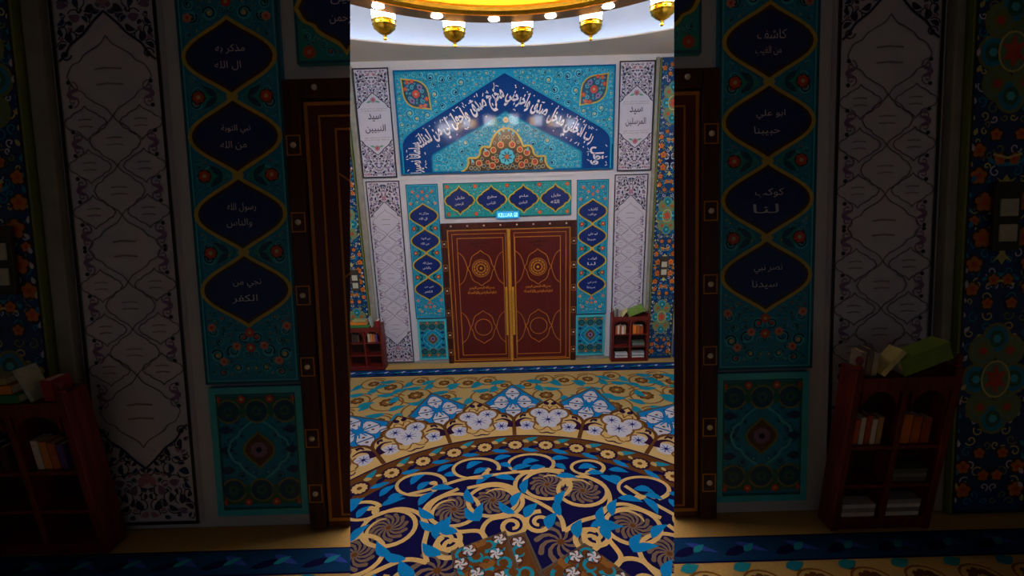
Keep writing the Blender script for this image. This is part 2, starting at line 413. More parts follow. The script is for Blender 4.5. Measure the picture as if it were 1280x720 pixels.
def tall_white(label, x):
    W, H, th = .513, 2.945, .035
    r = thing('arabesque_panel', label, 'wall panel', (x, WALL_Y, .04))
    pt = Pat(); w = W / 2 - .022; fl = lambda q: [(a, H - b) for a, b in q]
    up = ogive(w, 2.40, 2.635)
    for f in (lambda q: q, fl):
        reg = f([(-w, 2.42)] + up[1:-1] + [(w, 2.42), (w, H - .03), (-w, H - .03)])
        arabesque(pt, reg, 3)
        pt.rib(f(up), .011, 'ink', 5)
        for s in (1, -1):
            pt.rib(spir(f([(s * (w - .035), 2.43)])[0], .028, 1.2, 0, s), .007, 'ink', 5); pt.poly(circ(f([(s * (w - .035), 2.43)])[0], .011, 8), 'black', 6)
        for s in (1, -1):
            pt.poly(f(leafp((0, 2.66), pi / 2 + s * .45, .09, .016)), 'rose', 4)
        pt.poly(f(leafp((0, 2.65), pi / 2, .075, .02)), 'rose', 4)
    cz = H / 2
    big = [(0, 2.325, .205, .195), (0, cz, .18, .17), (0, H - 2.325, .205, .195)]
    sm = [(0, 2.01, .125, .125), (0, 1.765, .125, .125), (0, H - 2.01, .125, .125), (0, H - 1.765, .125, .125)]
    sd = [(s * .135, z, .105, .085) for s in (1, -1) for z in (2.10, 1.888, 1.66, H - 2.10, H - 1.888, H - 1.66)]
    for (a, b, c, d) in big + sm + sd:
        pt.rib([(a + u, b + v) for u, v in ogee(c, d)], .0055, 'gline', 4, closed=True)
    for (a, b, c, d) in big:
        for q in (.035, -.04): pt.rib([(a - c * .32, b + q), (a - c * .05, b + q + .006), (a + c * .32, b + q)], .009, 'gtext', 4)
    for (a, b, c, d) in sm + sd:
        for q in (.016, -.018): pt.rib([(a - c * .34, b + q), (a, b + q + .004), (a + c * .3, b + q)], .006, 'gtext', 4)
    for s in (1, -1):
        for z in (2.24, 2.0, 1.77, 1.54, H - 1.54, H - 1.77, H - 2.0, H - 2.24):
            for q in (1, -1):
                pt.poly(circ((s * (w - .035), z + q * .058), .0105, 8), 'black', 5)
                pt.rib(spir((s * (w - .05), z + q * .032), .03, 1.2, 1.5 * q, s * q), .006, 'plum', 4)
                pt.poly(leafp((s * (w - .02), z), (pi if s == 1 else 0) + q * .5, .055, .011), 'plum', 4)
    panel_mesh('tile_field', pt, W, H, th, 'wtile', r)
    b = Pat(); b.frame(-W / 2, 0, W / 2, H, .017, 'black', 8); inlay('border', b, th, r)
    return r
def upper_white(label, x, l1, l2):
    W, H, th = .52, 1.53, .035
    r = thing('arabesque_panel', label, 'wall panel', (x, WALL_Y, 3.03))
    pt = Pat(); w = W / 2 - .022; fl = lambda q: [(a, H - b) for a, b in q]
    up = ogive(w, .985, 1.20)
    for f in (lambda q: q, fl):
        arabesque(pt, f([(-w, 1.0)] + up[1:-1] + [(w, 1.0), (w, H - .03), (-w, H - .03)]), 8)
        pt.rib(f(up), .012, 'ink', 5)
        pt.flower(f([(0, 1.10)])[0], .042, 'rose', 'red', 5, n=7)
        for s in (1, -1): pt.poly(f(leafp((s * .03, 1.085), (0 if s == 1 else pi) - s * .3, .075, .015)), 'mint', 5)
        for s in (1, -1): pt.poly(circ(f([(s * (w - .03), 1.01)])[0], .012, 8), 'black', 6)
    panel_mesh('tile_field', pt, W, H, th, 'wtile', r)
    b = Pat(); b.frame(-W / 2, 0, W / 2, H, .02, 'black', 8); inlay('border', b, th, r)
    t = Pat()
    t.text(l1, (0, .86), .19, .11, 'ink', 7, off=.01); t.text(l2, (0, .70), .30, .12, 'ink', 7, off=.01)
    rnd = random.Random(3)
    for z in (.98, .95, .575, .545):
        for i in range(9):
            q = -.17 + .34 * i / 8 + rnd.uniform(-.01, .01)
            t.rib(bez((q - .018, z + rnd.uniform(-.01, .01)), (q - .005, z - .012), (q + .005, z + .014), (q + .018, z)), .006, 'gtext', 7)
    inlay('inscription', t, th, r)
    return r
def tile_column(label, x):
    W, H, th = .377, 4.585, .07
    r = thing('floral_tile_column', label, 'column', (x, WALL_Y, .0))
    pt = Pat(); w = W / 2
    per = 1.75
    for k in range(-1, 4):
        z0 = .72 + per * k * .93
        def ok(z): return .06 < z < H - .06
        # turquoise rosette
        for q in range(8):
            a = 2 * pi * q / 8; c = (.095 * cos(a), z0 + .21 * sin(a))
            if ok(c[1]) and .1 < c[1] < H - .1:
                pt.poly(circ(c, .075, 12, .085), 'olive', 2); pt.poly(circ(c, .06, 12, .07), 'sage' if q % 2 else 'turq', 3); pt.poly(circ(c, .04, 10, .046), 'olive' if q % 2 else 'green', 4); pt.poly(circ(c, .022, 6), 'red' if q % 2 else 'turql', 5)
        if ok(z0 - .1) and ok(z0 + .1):
            pt.fan((0, z0), circ((0, z0), .07, 16, .095), 'sage', 6); pt.rib(circ((0, z0), .07, 16, .095), .01, 'lemon', 7, closed=True)
            pt.fan((0, z0), [(.03 * (2.1 if i % 2 else 1) * cos(pi * i / 6), z0 + .04 * (2.1 if i % 2 else 1) * sin(pi * i / 6)) for i in range(12)], 'red', 8)
        zc = z0 + per * .93 / 2
        for sz in (1, -1):
            for s in (1, -1):
                for (px, pz, rr) in ((.10, .09, .05), (.135, .22, .042), (.14, .345, .036), (.035, .30, .03), (.06, .42, .03), (.145, .0, .026)):
                    c = (s * px, zc + sz * pz)
                    if ok(c[1]): pt.flower(c, rr, 'orange', 'red', 4, n=5, mo='umber')
                c = zc + sz * .05
                if ok(c):
                    pt.rib(spir((s * .055, zc + sz * .06), .05, 1.1, pi / 2 * sz, s * sz), .012, 'wtile', 3)
                    pt.poly(leafp((0, zc), (0 if s == 1 else pi) + .0, .075, .022), 'navyd', 3)
                    pt.poly(leafp((0, zc), sz * pi / 2, .1, .02), 'navyd', 3)
            zz = zc + sz * .15
            if ok(zz) and ok(zz + sz * .1):
                pt.poly([(-.05, zz + sz * .06), (-.015, zz + sz * .02), (-.014, zz), (.014, zz), (.015, zz + sz * .02), (.05, zz + sz * .06), (.02, zz + sz * .045), (0, zz + sz * .075), (-.02, zz + sz * .045)], 'lemon', 5)
                pt.rib([(-.09, zz + sz * .15), (-.04, zz + sz * .125), (.04, zz + sz * .125), (.09, zz + sz * .15)], .02, 'turq', 4)
                pt.rib([(-.07, zz + sz * .175), (0, zz + sz * .155), (.07, zz + sz * .175)], .012, 'lemon', 5)
    rnd = random.Random(19)
    for p, q in pack(rect(-w + .02, .03, w - .02, H - .03), [], .014, .03, 1500, 77):
        b = rnd.uniform(0, 6.3)
        for s in (1, -1): pt.rib(spir((p[0] * s, p[1]), q, 1.0, b if s == 1 else pi - b, s), .007, rnd.choice(('olive', 'lemon', 'wtile', 'turq')), 1)
    rnd = random.Random(9)
    for i in range(60):
        z = .06 + (H - .12) * i / 59
        for s in (1, -1):
            pt.poly(leafp((s * (w - .02), z), pi / 2 + s * rnd.uniform(-.8, .8), .04, .011), rnd.choice(('wtile', 'lemon', 'turq')), 6)
    pt.frame(-w, 0, w, H, .012, 'black', 7)
    panel_mesh('tile_field', pt, W, H, th, 'cob', r)
    box('gilt_edge', -w - .012, -w, -th - .006, 0, 0, H, 'olive', r); box('gilt_edge', w, w + .012, -th - .006, 0, 0, H, 'olive', r)
    return r

def calligraphy_panel():
    W, H, th = 3.196, 1.447, .045
    r = thing('calligraphy_panel', 'large blue and turquoise tile panel with a white script chevron above the doors', 'wall panel', (-.02, WALL_Y, 3.066))
    pt = Pat()
    L = W / 2
    outl = [(-1.555, .02), (-1.555, .36)] + bez((-1.555, .36), (-1.555, .50), (-1.50, .55), (-1.36, .635), 6)[1:] + [(0, 1.385)]
    outl = outl + [(-x, z) for x, z in reversed(outl)][1:]
    inn = [(-1.125, .03), (-1.125, .235)] + bez((-1.125, .235), (-1.125, .27), (-1.10, .285), (-1.07, .30), 4)[1:] + [(0, .86)]
    inn = inn + [(-x, z) for x, z in reversed(inn)][1:]
    # spandrels
    sp = [(-L + .02, .40)] + outl[1:8] + [(-.06, 1.355), (-.06, H - .02), (-L + .02, H - .02)]
    sp = [p for p in sp]
    spl = [(-L + .02, .36), (-1.555, .36)] + outl[2:9]
    spl = [p for p in spl if p[0] < -.01] + [(-.11, 1.32), (-.11, H - .022), (-L + .02, H - .022)]
    mc = (-1.29, 1.125); ang = atan2(-.41, .40)
    def leafm(k):
        q = []
        for x, z in lens(.172 * k, .287 * k, 8):
            a = ang - pi / 2
            q.append((mc[0] + x * cos(a) - z * sin(a), mc[1] + x * sin(a) + z * cos(a)))
        return q
    lm = leafm(1.1)
    full = [(-L, H), (-L, .36)] + [p for p in outl if p[1] >= .36] + [(L, .36), (L, H)]
    pt.poly(full, 'ptq', 1)
    cells = pack(spl, [lm], .014, .062, 9000, 21)
    curls(pt, cells, 2, 'pnd', 'ptl', ['sand', 'ptq', 'pink', 'sand'], 'pnd', seed=3, w=.2)
    for sx in (1, -1):
        f = lambda q: [(x * sx, z) for x, z in q]
        pt.poly(f(leafm(1.08)), 'gold', 5); pt.poly(f(leafm(.97)), 'umber', 6); pt.poly(f(leafm(.90)), 'teald', 7)
        for p, q in pack(leafm(.88), [circ(mc, .06)], .018, .042, 1500, 4, half=False):
            pt.rib(spir((p[0] * sx, p[1]), q * .85, 1.4, p[0] * 9, 1), q * .2, 'ptl', 8); 
        pt.flower((mc[0] * sx, mc[1]), .058, 'red', 'pink', 9, n=8)
        for (dx, dz) in ((-.12, .16), (-.15, .07), (.12, -.16), (.15, -.07), (-.05, .17), (.06, -.17)):
            pt.flower(((mc[0] + dx) * sx, mc[1] + dz), .032, 'red', 'orange', 9, n=5)
        for (dx, dz) in ((.06, .09), (-.06, -.09)):
            pt.flower(((mc[0] + dx) * sx, mc[1] + dz), .04, 'plum', 'navy', 9, n=6)
    # band
    pt.poly(outl, 'band', 10)
    pt.rib(outl, .022, 'ptq', 11)
    # lower field
    pt.poly(inn, 'ptq', 12); pt.rib(inn, .02, 'bandl', 13)
    cm = [(-.69, .02), (-.62, .06), (-.575, .14), (-.57, .215), (-.46, .215), (-.405, .26), (-.385, .335), (-.335, .375), (-.255, .365), (-.225, .43), (-.17, .53), (-.09, .60), (0, .62)]
    cmf = cm + [(-x, z) for x, z in reversed(cm)][1:]
    cells = pack([(x * .985, z * .985) for x, z in inn if x < .001] + [(0, .03)], [cm + [(0, .02)]], .014, .06, 8000, 8)
    curls(pt, cells, 13, 'pnd', 'ptl', ['sand', 'pink', 'ptq', 'sand'], 'pnd', seed=6, w=.17)
    cmf = cat(cmf, 3)
    pt.poly(cmf, 'umber', 16); pt.rib(cmf, .028, 'gold', 20)
    cells = pack([(x * .94, .02 + (z - .02) * .95) for x, z in cm] + [(0, .03)], [circ((0, .22), .125)], .022, .05, 2500, 31)
    for p, q in cells:
        for s in (1, -1):
            k = (p[0] * s, p[1]); pt.poly(circ(k, q, 12), 'sand', 17); pt.poly(circ(k, q * .8, 12), 'red' if q > .03 else 'teald', 18)
            pt.rib(spir(k, q * .6, 1, p[1] * 20, s), q * .2, 'umber', 19)
    for s in (1, -1):
        for a, z in ((.09, .53), (.3, .29), (.5, .14), (.03, .57)): pt.poly(leafp((s * a, z), pi / 2 - s * .4, .07, .016), 'ptl', 19)
    pt.poly(circ((0, .22), .125, 20), 'teald', 19)
    for i in range(8): pt.poly(circ((.078 * cos(pi * i / 4), .22 + .078 * sin(pi * i / 4)), .042, 10), 'ptl', 20)
    for i in range(8): pt.poly(leafp((.03 * cos(pi * i / 4 + .2), .22 + .03 * sin(pi * i / 4 + .2)), pi * i / 4 + .5, .06, .01), 'cob', 21)
    pt.flower((0, .22), .035, 'orange', 'red', 22)
    pt.flower((0, .74), .045, 'sand', 'pink', 15, n=8)
    pt.frame(-L, 0, L, H, .022, 'bandl', 23)
    panel_mesh('tile_field', pt, W, H, th, 'band', r)
    t = Pat(); lay = 24; off = .03
    t.text('وقل', (1.345, .20), .26, .21, 'white', lay, -pi / 2, off)
    dg = atan2(.68, 1.25)
    cx = lambda s: (1.30 - 1.30 * s, .415 + .70 * s)
    t.text('رب ادخلني مدخل', cx(.27), .74, .30, 'white', lay, -dg, off)
    t.text('صدق واخرجني', cx(.76), .64, .31, 'white', lay, -dg * .92, off)
    mx = lambda q: (-q[0], q[1])
    t.text('مخرج صدق', mx(cx(.80)), .54, .31, 'white', lay, dg * .92, off)
    t.text('واجعل لي من لدنك', mx(cx(.29)), .86, .30, 'white', lay, dg, off)
    t.text('سلطانا نصيرا', (-1.345, .235), .44, .22, 'white', lay, pi / 2, off)
    rnd = random.Random(5)
    for s in (1, -1):                                   # vowel marks along the script
        for i in range(34):
            k = rnd.uniform(.02, .98); c = cx(k); o = rnd.choice((.15, .17, .13, -.15))
            n = (sin(dg) * o, cos(dg) * o); p = (s * (c[0] + n[0]), c[1] + n[1]); a = rnd.uniform(0, 3)
            if rnd.random() < .5: t.rib([(p[0] - .022 * cos(a), p[1] - .022 * sin(a)), (p[0] + .022 * cos(a), p[1] + .022 * sin(a))], .011, 'white', lay)
            else: t.poly(circ(p, .011, 4), 'white', lay)
        for i in range(8):
            p = (s * (1.345 + rnd.choice((.14, -.13))), .06 + .04 * i); a = rnd.uniform(0, 3)
            t.rib([(p[0] - .018 * cos(a), p[1] - .018 * sin(a)), (p[0] + .018 * cos(a), p[1] + .018 * sin(a))], .01, 'white', lay)
    inlay('inscription', t, th, r)
    return r

# ------------------------------------------------------------------ doors
def ring_rib(pt, c, r, w, m, lay): pt.rib(circ(c, r, 28), w, m, lay, closed=True)
def door():
    r = bpy.data.objects.new('door_1', None); COL.objects.link(r); r['kind'] = 'structure'; r.location = (-.0225, WALL_Y, 0)
    r['label'] = 'tall double door of dark red wood with gilded tracery'
    W, H = 2.11, 2.32; x0, x1 = -W / 2, W / 2
    bm = bmesh.new()
    bm_box(bm, x0, x0 + .085, -.06, 0, 0, H, .006); bm_box(bm, x1 - .085, x1, -.06, 0, 0, H, .006); bm_box(bm, x0 + .085, x1 - .085, -.06, 0, H - .095, H, .006)
    fr = finish('door_frame', bm, 'dframe', r)
    pt = Pat()
    for z in (2.0, 1.62, 1.25, .88, .5, .2):
        for s in (1, -1):
            c = s * (W / 2 - .042); pt.frame(c - .035, z - .05, c + .035, z + .05, .006, 'dgold', 1)
    inlay('gilt_line', pt, .06, fr)
    box('astragal', -.0155, .0055, -.045, 0, 0, H - .095, 'brass', r, .004)
    def studs(c):
        bm = bmesh.new(); bmesh.ops.create_icosphere(bm, subdivisions=2, radius=.015); bmesh.ops.scale(bm, vec=(1, .6, 1), verts=bm.verts)
        bmesh.ops.translate(bm, vec=(c[0], -.065, c[1]), verts=bm.verts); finish('stud', bm, 'stud', fr, True)
    for i in range(8): studs((x0 + .16 + (W - .32) * i / 7, H - .045))
    for z in (2.0, 1.62, 1.25, .88, .5, .2):
        for s in (1, -1): studs((s * (W / 2 - .042), z))
    for s in (-1, 1):
        a, b = (x0 + .09, -.016) if s < 0 else (.006, x1 - .09)
        cx = (-.457 if s < 0 else .447)
        pt = Pat(); zt = H - .105
        pt.frame(a, .03, b, zt, .018, 'dgold', 1)
        pt.frame(a + .068, .06, b - .035 if s < 0 else b - .068, zt - .065, .010, 'dgold', 1)
        l, rr = (-.82, -.093) if s < 0 else (.083, .81)
        pt.frame(l, .13, rr, 2.085, .011, 'dgold', 1)
        for zc, hh in ((1.598, .285), (.615, .283)):
            q = [(0, hh), (.05, hh * .86), (.13, hh * .68), (.165, hh * .4), (.175, hh * .22), (.213, 0)]
            q = cat(q, 4); q = q[:-1] + [(x, -z) for x, z in reversed(q)]; q = q[:-1] + [(-x, z) for x, z in reversed(q)][:-1]
            pt.rib([(cx + x, zc + z) for x, z in q], .010, 'dgold', 1, closed=True)
            ring_rib(pt, (cx, zc), .138, .010, 'dgold', 1)
            for sd, e in ((1, rr), (-1, l)):
                h2 = cat([(cx + sd * .213, zc), (cx + sd * .245, zc + .12), (cx + sd * .29, zc + .21), (e, zc + .27)], 4)
                pt.rib(h2, .009, 'dgold', 1); pt.rib([(x, 2 * zc - z) for x, z in h2], .009, 'dgold', 1)
        pt.raw([(a, .0), (b, 0), (b, zt), (a, zt)], [(0, 1, 2, 3)], 'door', 0)
        leaf = inlay('door_leaf', pt, .035, r)
        bm = bmesh.new(); bm.from_mesh(leaf.data); k = list(leaf.data.materials).index(P['door']); n0 = len(bm.faces)
        bm_box(bm, a, b, -.0345, 0, 0, zt); bm.faces.ensure_lookup_table()
        for f in bm.faces[n0:]: f.material_index = k
        bm.to_mesh(leaf.data); bm.free()
        pt = Pat()                                        # gilded boss in the upper ring
        pt.poly(circ((cx, 1.598), .118, 24), 'dgold', 2); ring_rib(pt, (cx, 1.598), .085, .016, 'door', 3)
        pt.flower((cx, 1.598), .06, 'door', 'brass', 3, n=8)
        for i in range(12): pt.poly(circ((cx + .1 * cos(i * pi / 6), 1.598 + .1 * sin(i * pi / 6)), .009, 6), 'dframe', 3)
        inlay('medallion', pt, .035, leaf)
        t = Pat()
        t.text('بسم الله الرحمن الرحيم', (cx, 1.275), .40, .06, 'dgold', 2, off=.05)
        t.text('ادخلوها بسلام امنين وقالوا الحمد لله', (cx, 1.195), .46, .068, 'dgold', 2, off=.05)
        t.text('لا اله الا الله محمد', (cx, 2.005), .30, .045, 'umber', 2, off=.02); t.text('رسول الله', (cx, 1.945), .16, .04, 'umber', 2, off=.02)
        inlay('inscription', t, .035, leaf)
        hx = -.066 if s < 0 else .042
        bm = bmesh.new()
        bm_box(bm, hx - .012, hx + .012, -.105, -.085, .49, 1.26, .008)
        for z in (.56, 1.19): bm_box(bm, hx - .01, hx + .01, -.09, -.034, z - .015, z + .015, .003)
        bm_box(bm, hx - .02, hx + .02, -.042, -.034, .47, 1.28, .003)
        finish('handle', bm, 'brass', leaf)
    return r

# ------------------------------------------------------------------ bookcases, books, switches
def bookcase(label, loc, W=.58, H=.76, Dp=.2):
    r = thing('bookcase', label, 'bookcase', loc)
    for s in (1, -1):
        bm = bmesh.new(); x = s * (W / 2 - .018)
        bm_box(bm, x - .018, x + .018, -Dp, 0, 0, H, .004)
        for y in (-Dp + .02,):                                     # turned finial on the front corner
            bm_lathe(bm, [(0, .0), (.018, 0), (.018, .012), (.009, .02), (.017, .038), (.012, .055), (0, .064)], 12, (x, y, H))
        finish('side_panel', bm, 'case', r)
    box('back_panel', -W / 2 + .036, W / 2 - .036, -.012, 0, .03, H, 'caseb', r)
    bm = bmesh.new(); bm_box(bm, -W / 2 + .036, W / 2 - .036, -Dp + .004, -.012, H - .06, H - .04, .003); bm_box(bm, -W / 2 + .036, W / 2 - .036, -Dp, -Dp + .016, H - .11, H - .04, .003)
    finish('top_board', bm, 'case', r)
    for z in (.055, .25, .46):
        box('shelf', -W / 2 + .036, W / 2 - .036, -Dp + .006, -.012, z - .012, z + .006, 'case', r, .002)
    box('divider', -.014, .014, -Dp + .002, -.012, .061, H - .06, 'case', r, .002)
    bm = bmesh.new(); bm_box(bm, -W / 2 + .036, W / 2 - .036, -Dp + .01, -Dp + .03, 0, .043, .002); finish('plinth', bm, 'case', r)
    for s in (-1, 1):                                              # curved brackets at the head of each opening
        for e in (-1, 1):
            c = s * W * .235; x = c + e * (W * .235 - .03)
            bm = bmesh.new()
            v = [bm.verts.new((x - e * a, y, z)) for y in (-Dp + .002, -Dp + .014) for a, z in ((0, H - .11), (.07, H - .11), (.04, H - .125), (.015, H - .15), (0, H - .19))]
            bm.faces.new(v[:5]); bm.faces.new(v[5:][::-1])
            for i in range(5): bm.faces.new((v[i], v[5 + i], v[5 + (i + 1) % 5], v[(i + 1) % 5]))
            finish('bracket', bm, 'case', r)
    return r
BK = {}
def make_book(label, loc, t, d, h, rgb, rot=(0, 0, 0), group=None):
    """a standing book: spine towards -y, thickness t along x"""
    k = ''.join(f'{c:02x}' for c in rgb); m = BK.setdefault(k, mat('book_cover_' + k, rgb, .5))
    r = thing('book', label, 'book', loc, group=group); r.rotation_euler = rot
    bm = bmesh.new(); c = .003
    bm_box(bm, -t / 2, -t / 2 + c, -d, 0, 0, h); bm_box(bm, t / 2 - c, t / 2, -d, 0, 0, h); bm_box(bm, -t / 2 + c, t / 2 - c, -d, -d + c, 0, h)
    finish('cover', bm, m, r)
    box('pages', -t / 2 + c, t / 2 - c, -d + c, -.004, .004, h - .004, 'paper', r)
    return r
def switch_plate(label, loc):
    r = thing('switch_plate', label, 'switch', loc)
    box('plate', -.065, .065, -.02, 0, 0, .34, 'sw', r, .005)
    for z in (.17, .045):
        box('socket', -.042, .042, -.028, -.018, z, z + .085, 'swk', r, .003)
    return r

# ------------------------------------------------------------------ camera
def rotm(p, y, r):
    cx, sx, cy, sy, cr, sr = cos(p), sin(p), cos(y), sin(y), cos(r), sin(r)
    fw = Vector((sy * cx, cy * cx, -sx)); rt = Vector((cy, -sy, 0)); up = rt.cross(fw)
    return cr * rt + sr * up, -sr * rt + cr * up, fw
R0, R1, R2 = rotm(radians(13.400), radians(.028), radians(-1.5847))
EYE = Vector((0, 0, H_EYE))
cd = bpy.data.cameras.new('camera'); cam = bpy.data.objects.new('camera', cd); COL.objects.link(cam)
cd.sensor_width = 36; cd.lens = 36 * F_PX / 1280; cd.clip_start = .02
cam.matrix_world = Matrix(((R0.x, R1.x, -R2.x, 0), (R0.y, R1.y, -R2.y, 0), (R0.z, R1.z, -R2.z, H_EYE), (0, 0, 0, 1)))
SC.camera = cam

# ------------------------------------------------------------------ hall shell
structure(box('floor', -HALF_W, HALF_W, -2, 6.93, -.12, -.004, 'marble'))
structure(box('wall_back', -HALF_W, HALF_W, WALL_Y, WALL_Y + .2, -.004, 4.65, 'plaster'))
structure(box('wall_left', -HALF_W - .2, -HALF_W, -2, WALL_Y + .2, -.004, 4.65, 'plaster'))
structure(box('wall_right', HALF_W, HALF_W + .2, -2, WALL_Y + .2, -.004, 4.65, 'plaster'))
def ceiling():
    bm = bmesh.new(); n = 96; R = 4.14; c = MED
    xs = (-HALF_W - .2, HALF_W + .2); ys = (-2.0, WALL_Y + .2)
    inner = []; outer = []
    for i in range(n):
        a = 2 * pi * i / n; d = (cos(a), sin(a))
        inner.append((c[0] + R * d[0], c[1] + R * d[1]))
        t = min(((xs[1] if d[0] > 0 else xs[0]) - c[0]) / d[0] if abs(d[0]) > 1e-6 else 9e9, ((ys[1] if d[1] > 0 else ys[0]) - c[1]) / d[1] if abs(d[1]) > 1e-6 else 9e9)
        outer.append((c[0] + t * d[0], c[1] + t * d[1]))
    V = [[bm.verts.new((p[0], p[1], z)) for p in ring] for z in (4.65, 4.668) for ring in (inner, outer)]
    for i in range(n):
        j = (i + 1) % n
        bm.faces.new((V[0][i], V[0][j], V[1][j], V[1][i])); bm.faces.new((V[2][i], V[3][i], V[3][j], V[2][j]))
        bm.faces.new((V[0][i], V[2][i], V[2][j], V[0][j])); bm.faces.new((V[1][i], V[1][j], V[3][j], V[3][i]))
    structure(finish('ceiling', bm, 'soffit'))
    bm = bmesh.new()
    bm_lathe(bm, [(4.40, 4.668), (4.40, 6.1), (4.1, 6.9), (3.1, 7.8), (1.6, 8.4), (0, 8.6), (0, 8.7), (1.65, 8.5), (3.2, 7.9), (4.2, 6.95), (4.5, 6.1), (4.5, 4.668), (4.40, 4.668)], 96, (c[0], c[1], 0))
    structure(finish('ceiling_dome', bm, 'drum', smooth=True))
    bm = bmesh.new(); bm_lathe(bm, [(4.26, 4.67), (4.32, 4.67), (4.32, 4.695), (4.26, 4.695), (4.26, 4.67)], 96, (c[0], c[1], 0))
    tag(finish('cove_light', bm, 'cove'), 'cool light strip running round the ledge under the dome', 'light')
ceiling()
structure(box('wall_front_light_block', -HALF_W, HALF_W, -2.15, -2.0, SHADE_ROOF, 4.65, 'plaster'))  # unseen strip of wall added above the roof to keep world light out
# slim marble mouldings beside the tile columns, plaster ledge under the upper panels
for n_, (a, b) in enumerate(((-2.30, -2.215), (2.165, 2.215))):
    bm = bmesh.new(); bm_box(bm, a, b, WALL_Y - .05, WALL_Y, 0, 4.6, .008); structure(finish(f'trim_{n_ + 1}', bm, 'marble'))
structure(box('trim_3', -1.66, 1.60, WALL_Y - .02, WALL_Y, 2.99, 3.035, 'plaster'))
structure(box('baseboard_back', -HALF_W, HALF_W, WALL_Y - .02, WALL_Y, 0, .035, 'marble'))

# ------------------------------------------------------------------ carpet
def carpet():
    pt = Pat(); cx, cy = MED
    xa, xb, ya, yb = -HALF_W + .01 - cx, HALF_W - .01 - cx, -1.95 - cy, WALL_Y - .025 - cy
    pt.poly(rect(xa, ya, xb, yb), 'cgold', 0)
    pol = lambda a, r: (r * sin(radians(a)), r * cos(radians(a)))
    # border band along the wall
    y0, y1 = 6.40 - cy, 6.66 - cy
    pt.poly(rect(xa, y0, xb, y1), 'cnavy', 1); pt.poly(rect(xa, y0 + .025, xb, y1 - .02), 'cborder', 2)
    rnd = random.Random(2); x = xa
    while x < xb - .3:
        pt.poly(leafp((x, y0 + .06), .35, .26, .03), 'cnavy', 3); pt.poly(leafp((x + .1, y1 - .06), -.4, .24, .025), 'cstar', 3)
        pt.poly(leafp((x + .04, y0 + .13), .1, .16, .022), 'cteal', 4); pt.poly(leafp((x + .16, y0 + .12), .9, .09, .02), 'cwhite', 4)
        x += .27
    # gold field: brown scrolls, rosettes, blue leaves
    def motif(c, r, a, d):
        sp = spir(c, r, 1.15, a, d, .72, 22)
        if max(abs(p[1]) for p in sp) and max(p[1] for p in sp) < y0 - .02: pt.rib(sp, .026, 'clink', 1)
        f = r * .43
        for i in range(8): pt.poly(circ((c[0] + f * .68 * cos(i * pi / 4), c[1] + f * .68 * sin(i * pi / 4)), f * .36, 7), 'cbrown', 2)
        pt.poly(circ(c, f * .66, 10), 'clink', 3); pt.poly(circ(c, f * .25, 6), 'cgold', 4)
        for k, (b, l) in enumerate(((.6, .24), (2.4, .20), (4.2, .22))):
            b = a + d * b; q = (c[0] + r * .98 * cos(b), c[1] + r * .98 * sin(b))
            if q[1] + .15 < y0: pt.poly(leafp(q, b + d * (1.9 if k != 1 else 1.2), l * 1.15, .06, .12 * d), 'cteal', 5)
    spots = [(-1.86, 6.02, .23), (-1.78, 5.55, .27), (-1.43, 5.74, .27), (-1.28, 5.28, .27), (-1.76, 5.05, .2), (-1.08, 6.12, .2), (-.42, 5.64, .24), (-.72, 6.1, .2), (-.42, 6.15, .16), (-.17, 5.98, .15), (-2.15, 6.15, .2), (-2.22, 5.62, .22), (-1.0, 5.66, .19), (-1.45, 6.2, .15), (-2.3, 5.2, .2)]
    rnd = random.Random(4)
    for (x, y, r) in spots:
        for s in (1, -1): motif((x * s, y - cy), r, .8 if s == 1 else pi - .8, s)
    gx = -3.9
    while gx < 4.0:                                     # the rest of the field, further out
        for gy in (5.95, 5.3, 4.7, 4.05, 3.4, 2.7, 2.0, 1.3):
            if abs(gx) > 2.15 and hypot(gx, gy - cy) > 3.75: motif((gx, gy - cy), .25, gx * 3 + gy, 1 if gx > 0 else -1)
        gx += .62
    # white-flowered lozenges and cream petals around the ring
    pt.off = 5
    ph = math.degrees(-.0161); N = 20; st = 18.0
    for k in range(N):
        a = radians(ph + k * st); ca, sa = cos(a), sin(a)
        pt.tf = lambda p: (p[0] * ca + p[1] * sa, -p[0] * sa + p[1] * ca)
        c = (0, 3.21); h = .565; hw = .40; L = 2
        dm = [(0, c[1] + h), (hw, c[1]), (0, c[1] - h), (-hw, c[1])]
        pt.poly(dm, 'cdia', L); pt.poly([(x * .9, c[1] + (z - c[1]) * .9) for x, z in dm], 'cblue', L + 1)
        for (ex, ez, kx, kz) in ((0, .25, 1.05, 1.12), (0, -.22, 1.05, 1.12), (.155, .01, 1.05, 1.12), (-.155, .01, 1.05, 1.12), (.26, -.13, .55, .5), (-.26, -.13, .55, .5), (.09, -.43, .5, .35), (-.09, -.43, .5, .35)):
            e = (c[0] + ex, c[1] + ez)
            for s in (1, -1):
                hl = [(-.098 * kx, .012), (-.09 * kx, .035), (-.045 * kx, .13 * kz), (0, .155 * kz), (.045 * kx, .13 * kz), (.09 * kx, .035), (.098 * kx, .012)]
                pt.poly([(e[0] + x * 1.13, e[1] + s * (z * 1.09 - .008)) for x, z in hl], 'cnavy', L + 2)
                pt.poly([(e[0] + x, e[1] + s * z) for x, z in hl], 'cwhite', L + 3)
                if kx > .8: pt.poly(circ((e[0], e[1] + s * .06), .022, 8, .02), 'cbrown', L + 4)
        for i in range(8):
            b = i * pi / 4 + pi / 8; pt.rib([c, (c[0] + .12 * cos(b), c[1] + .16 * sin(b))], .02, 'cblue', L + 4)
        pt.fan(c, [(c[0] + (.085 if i % 2 else .04) * cos(i * pi / 8), c[1] + (.085 if i % 2 else .04) * sin(i * pi / 8)) for i in range(16)], 'cblue', L + 4)
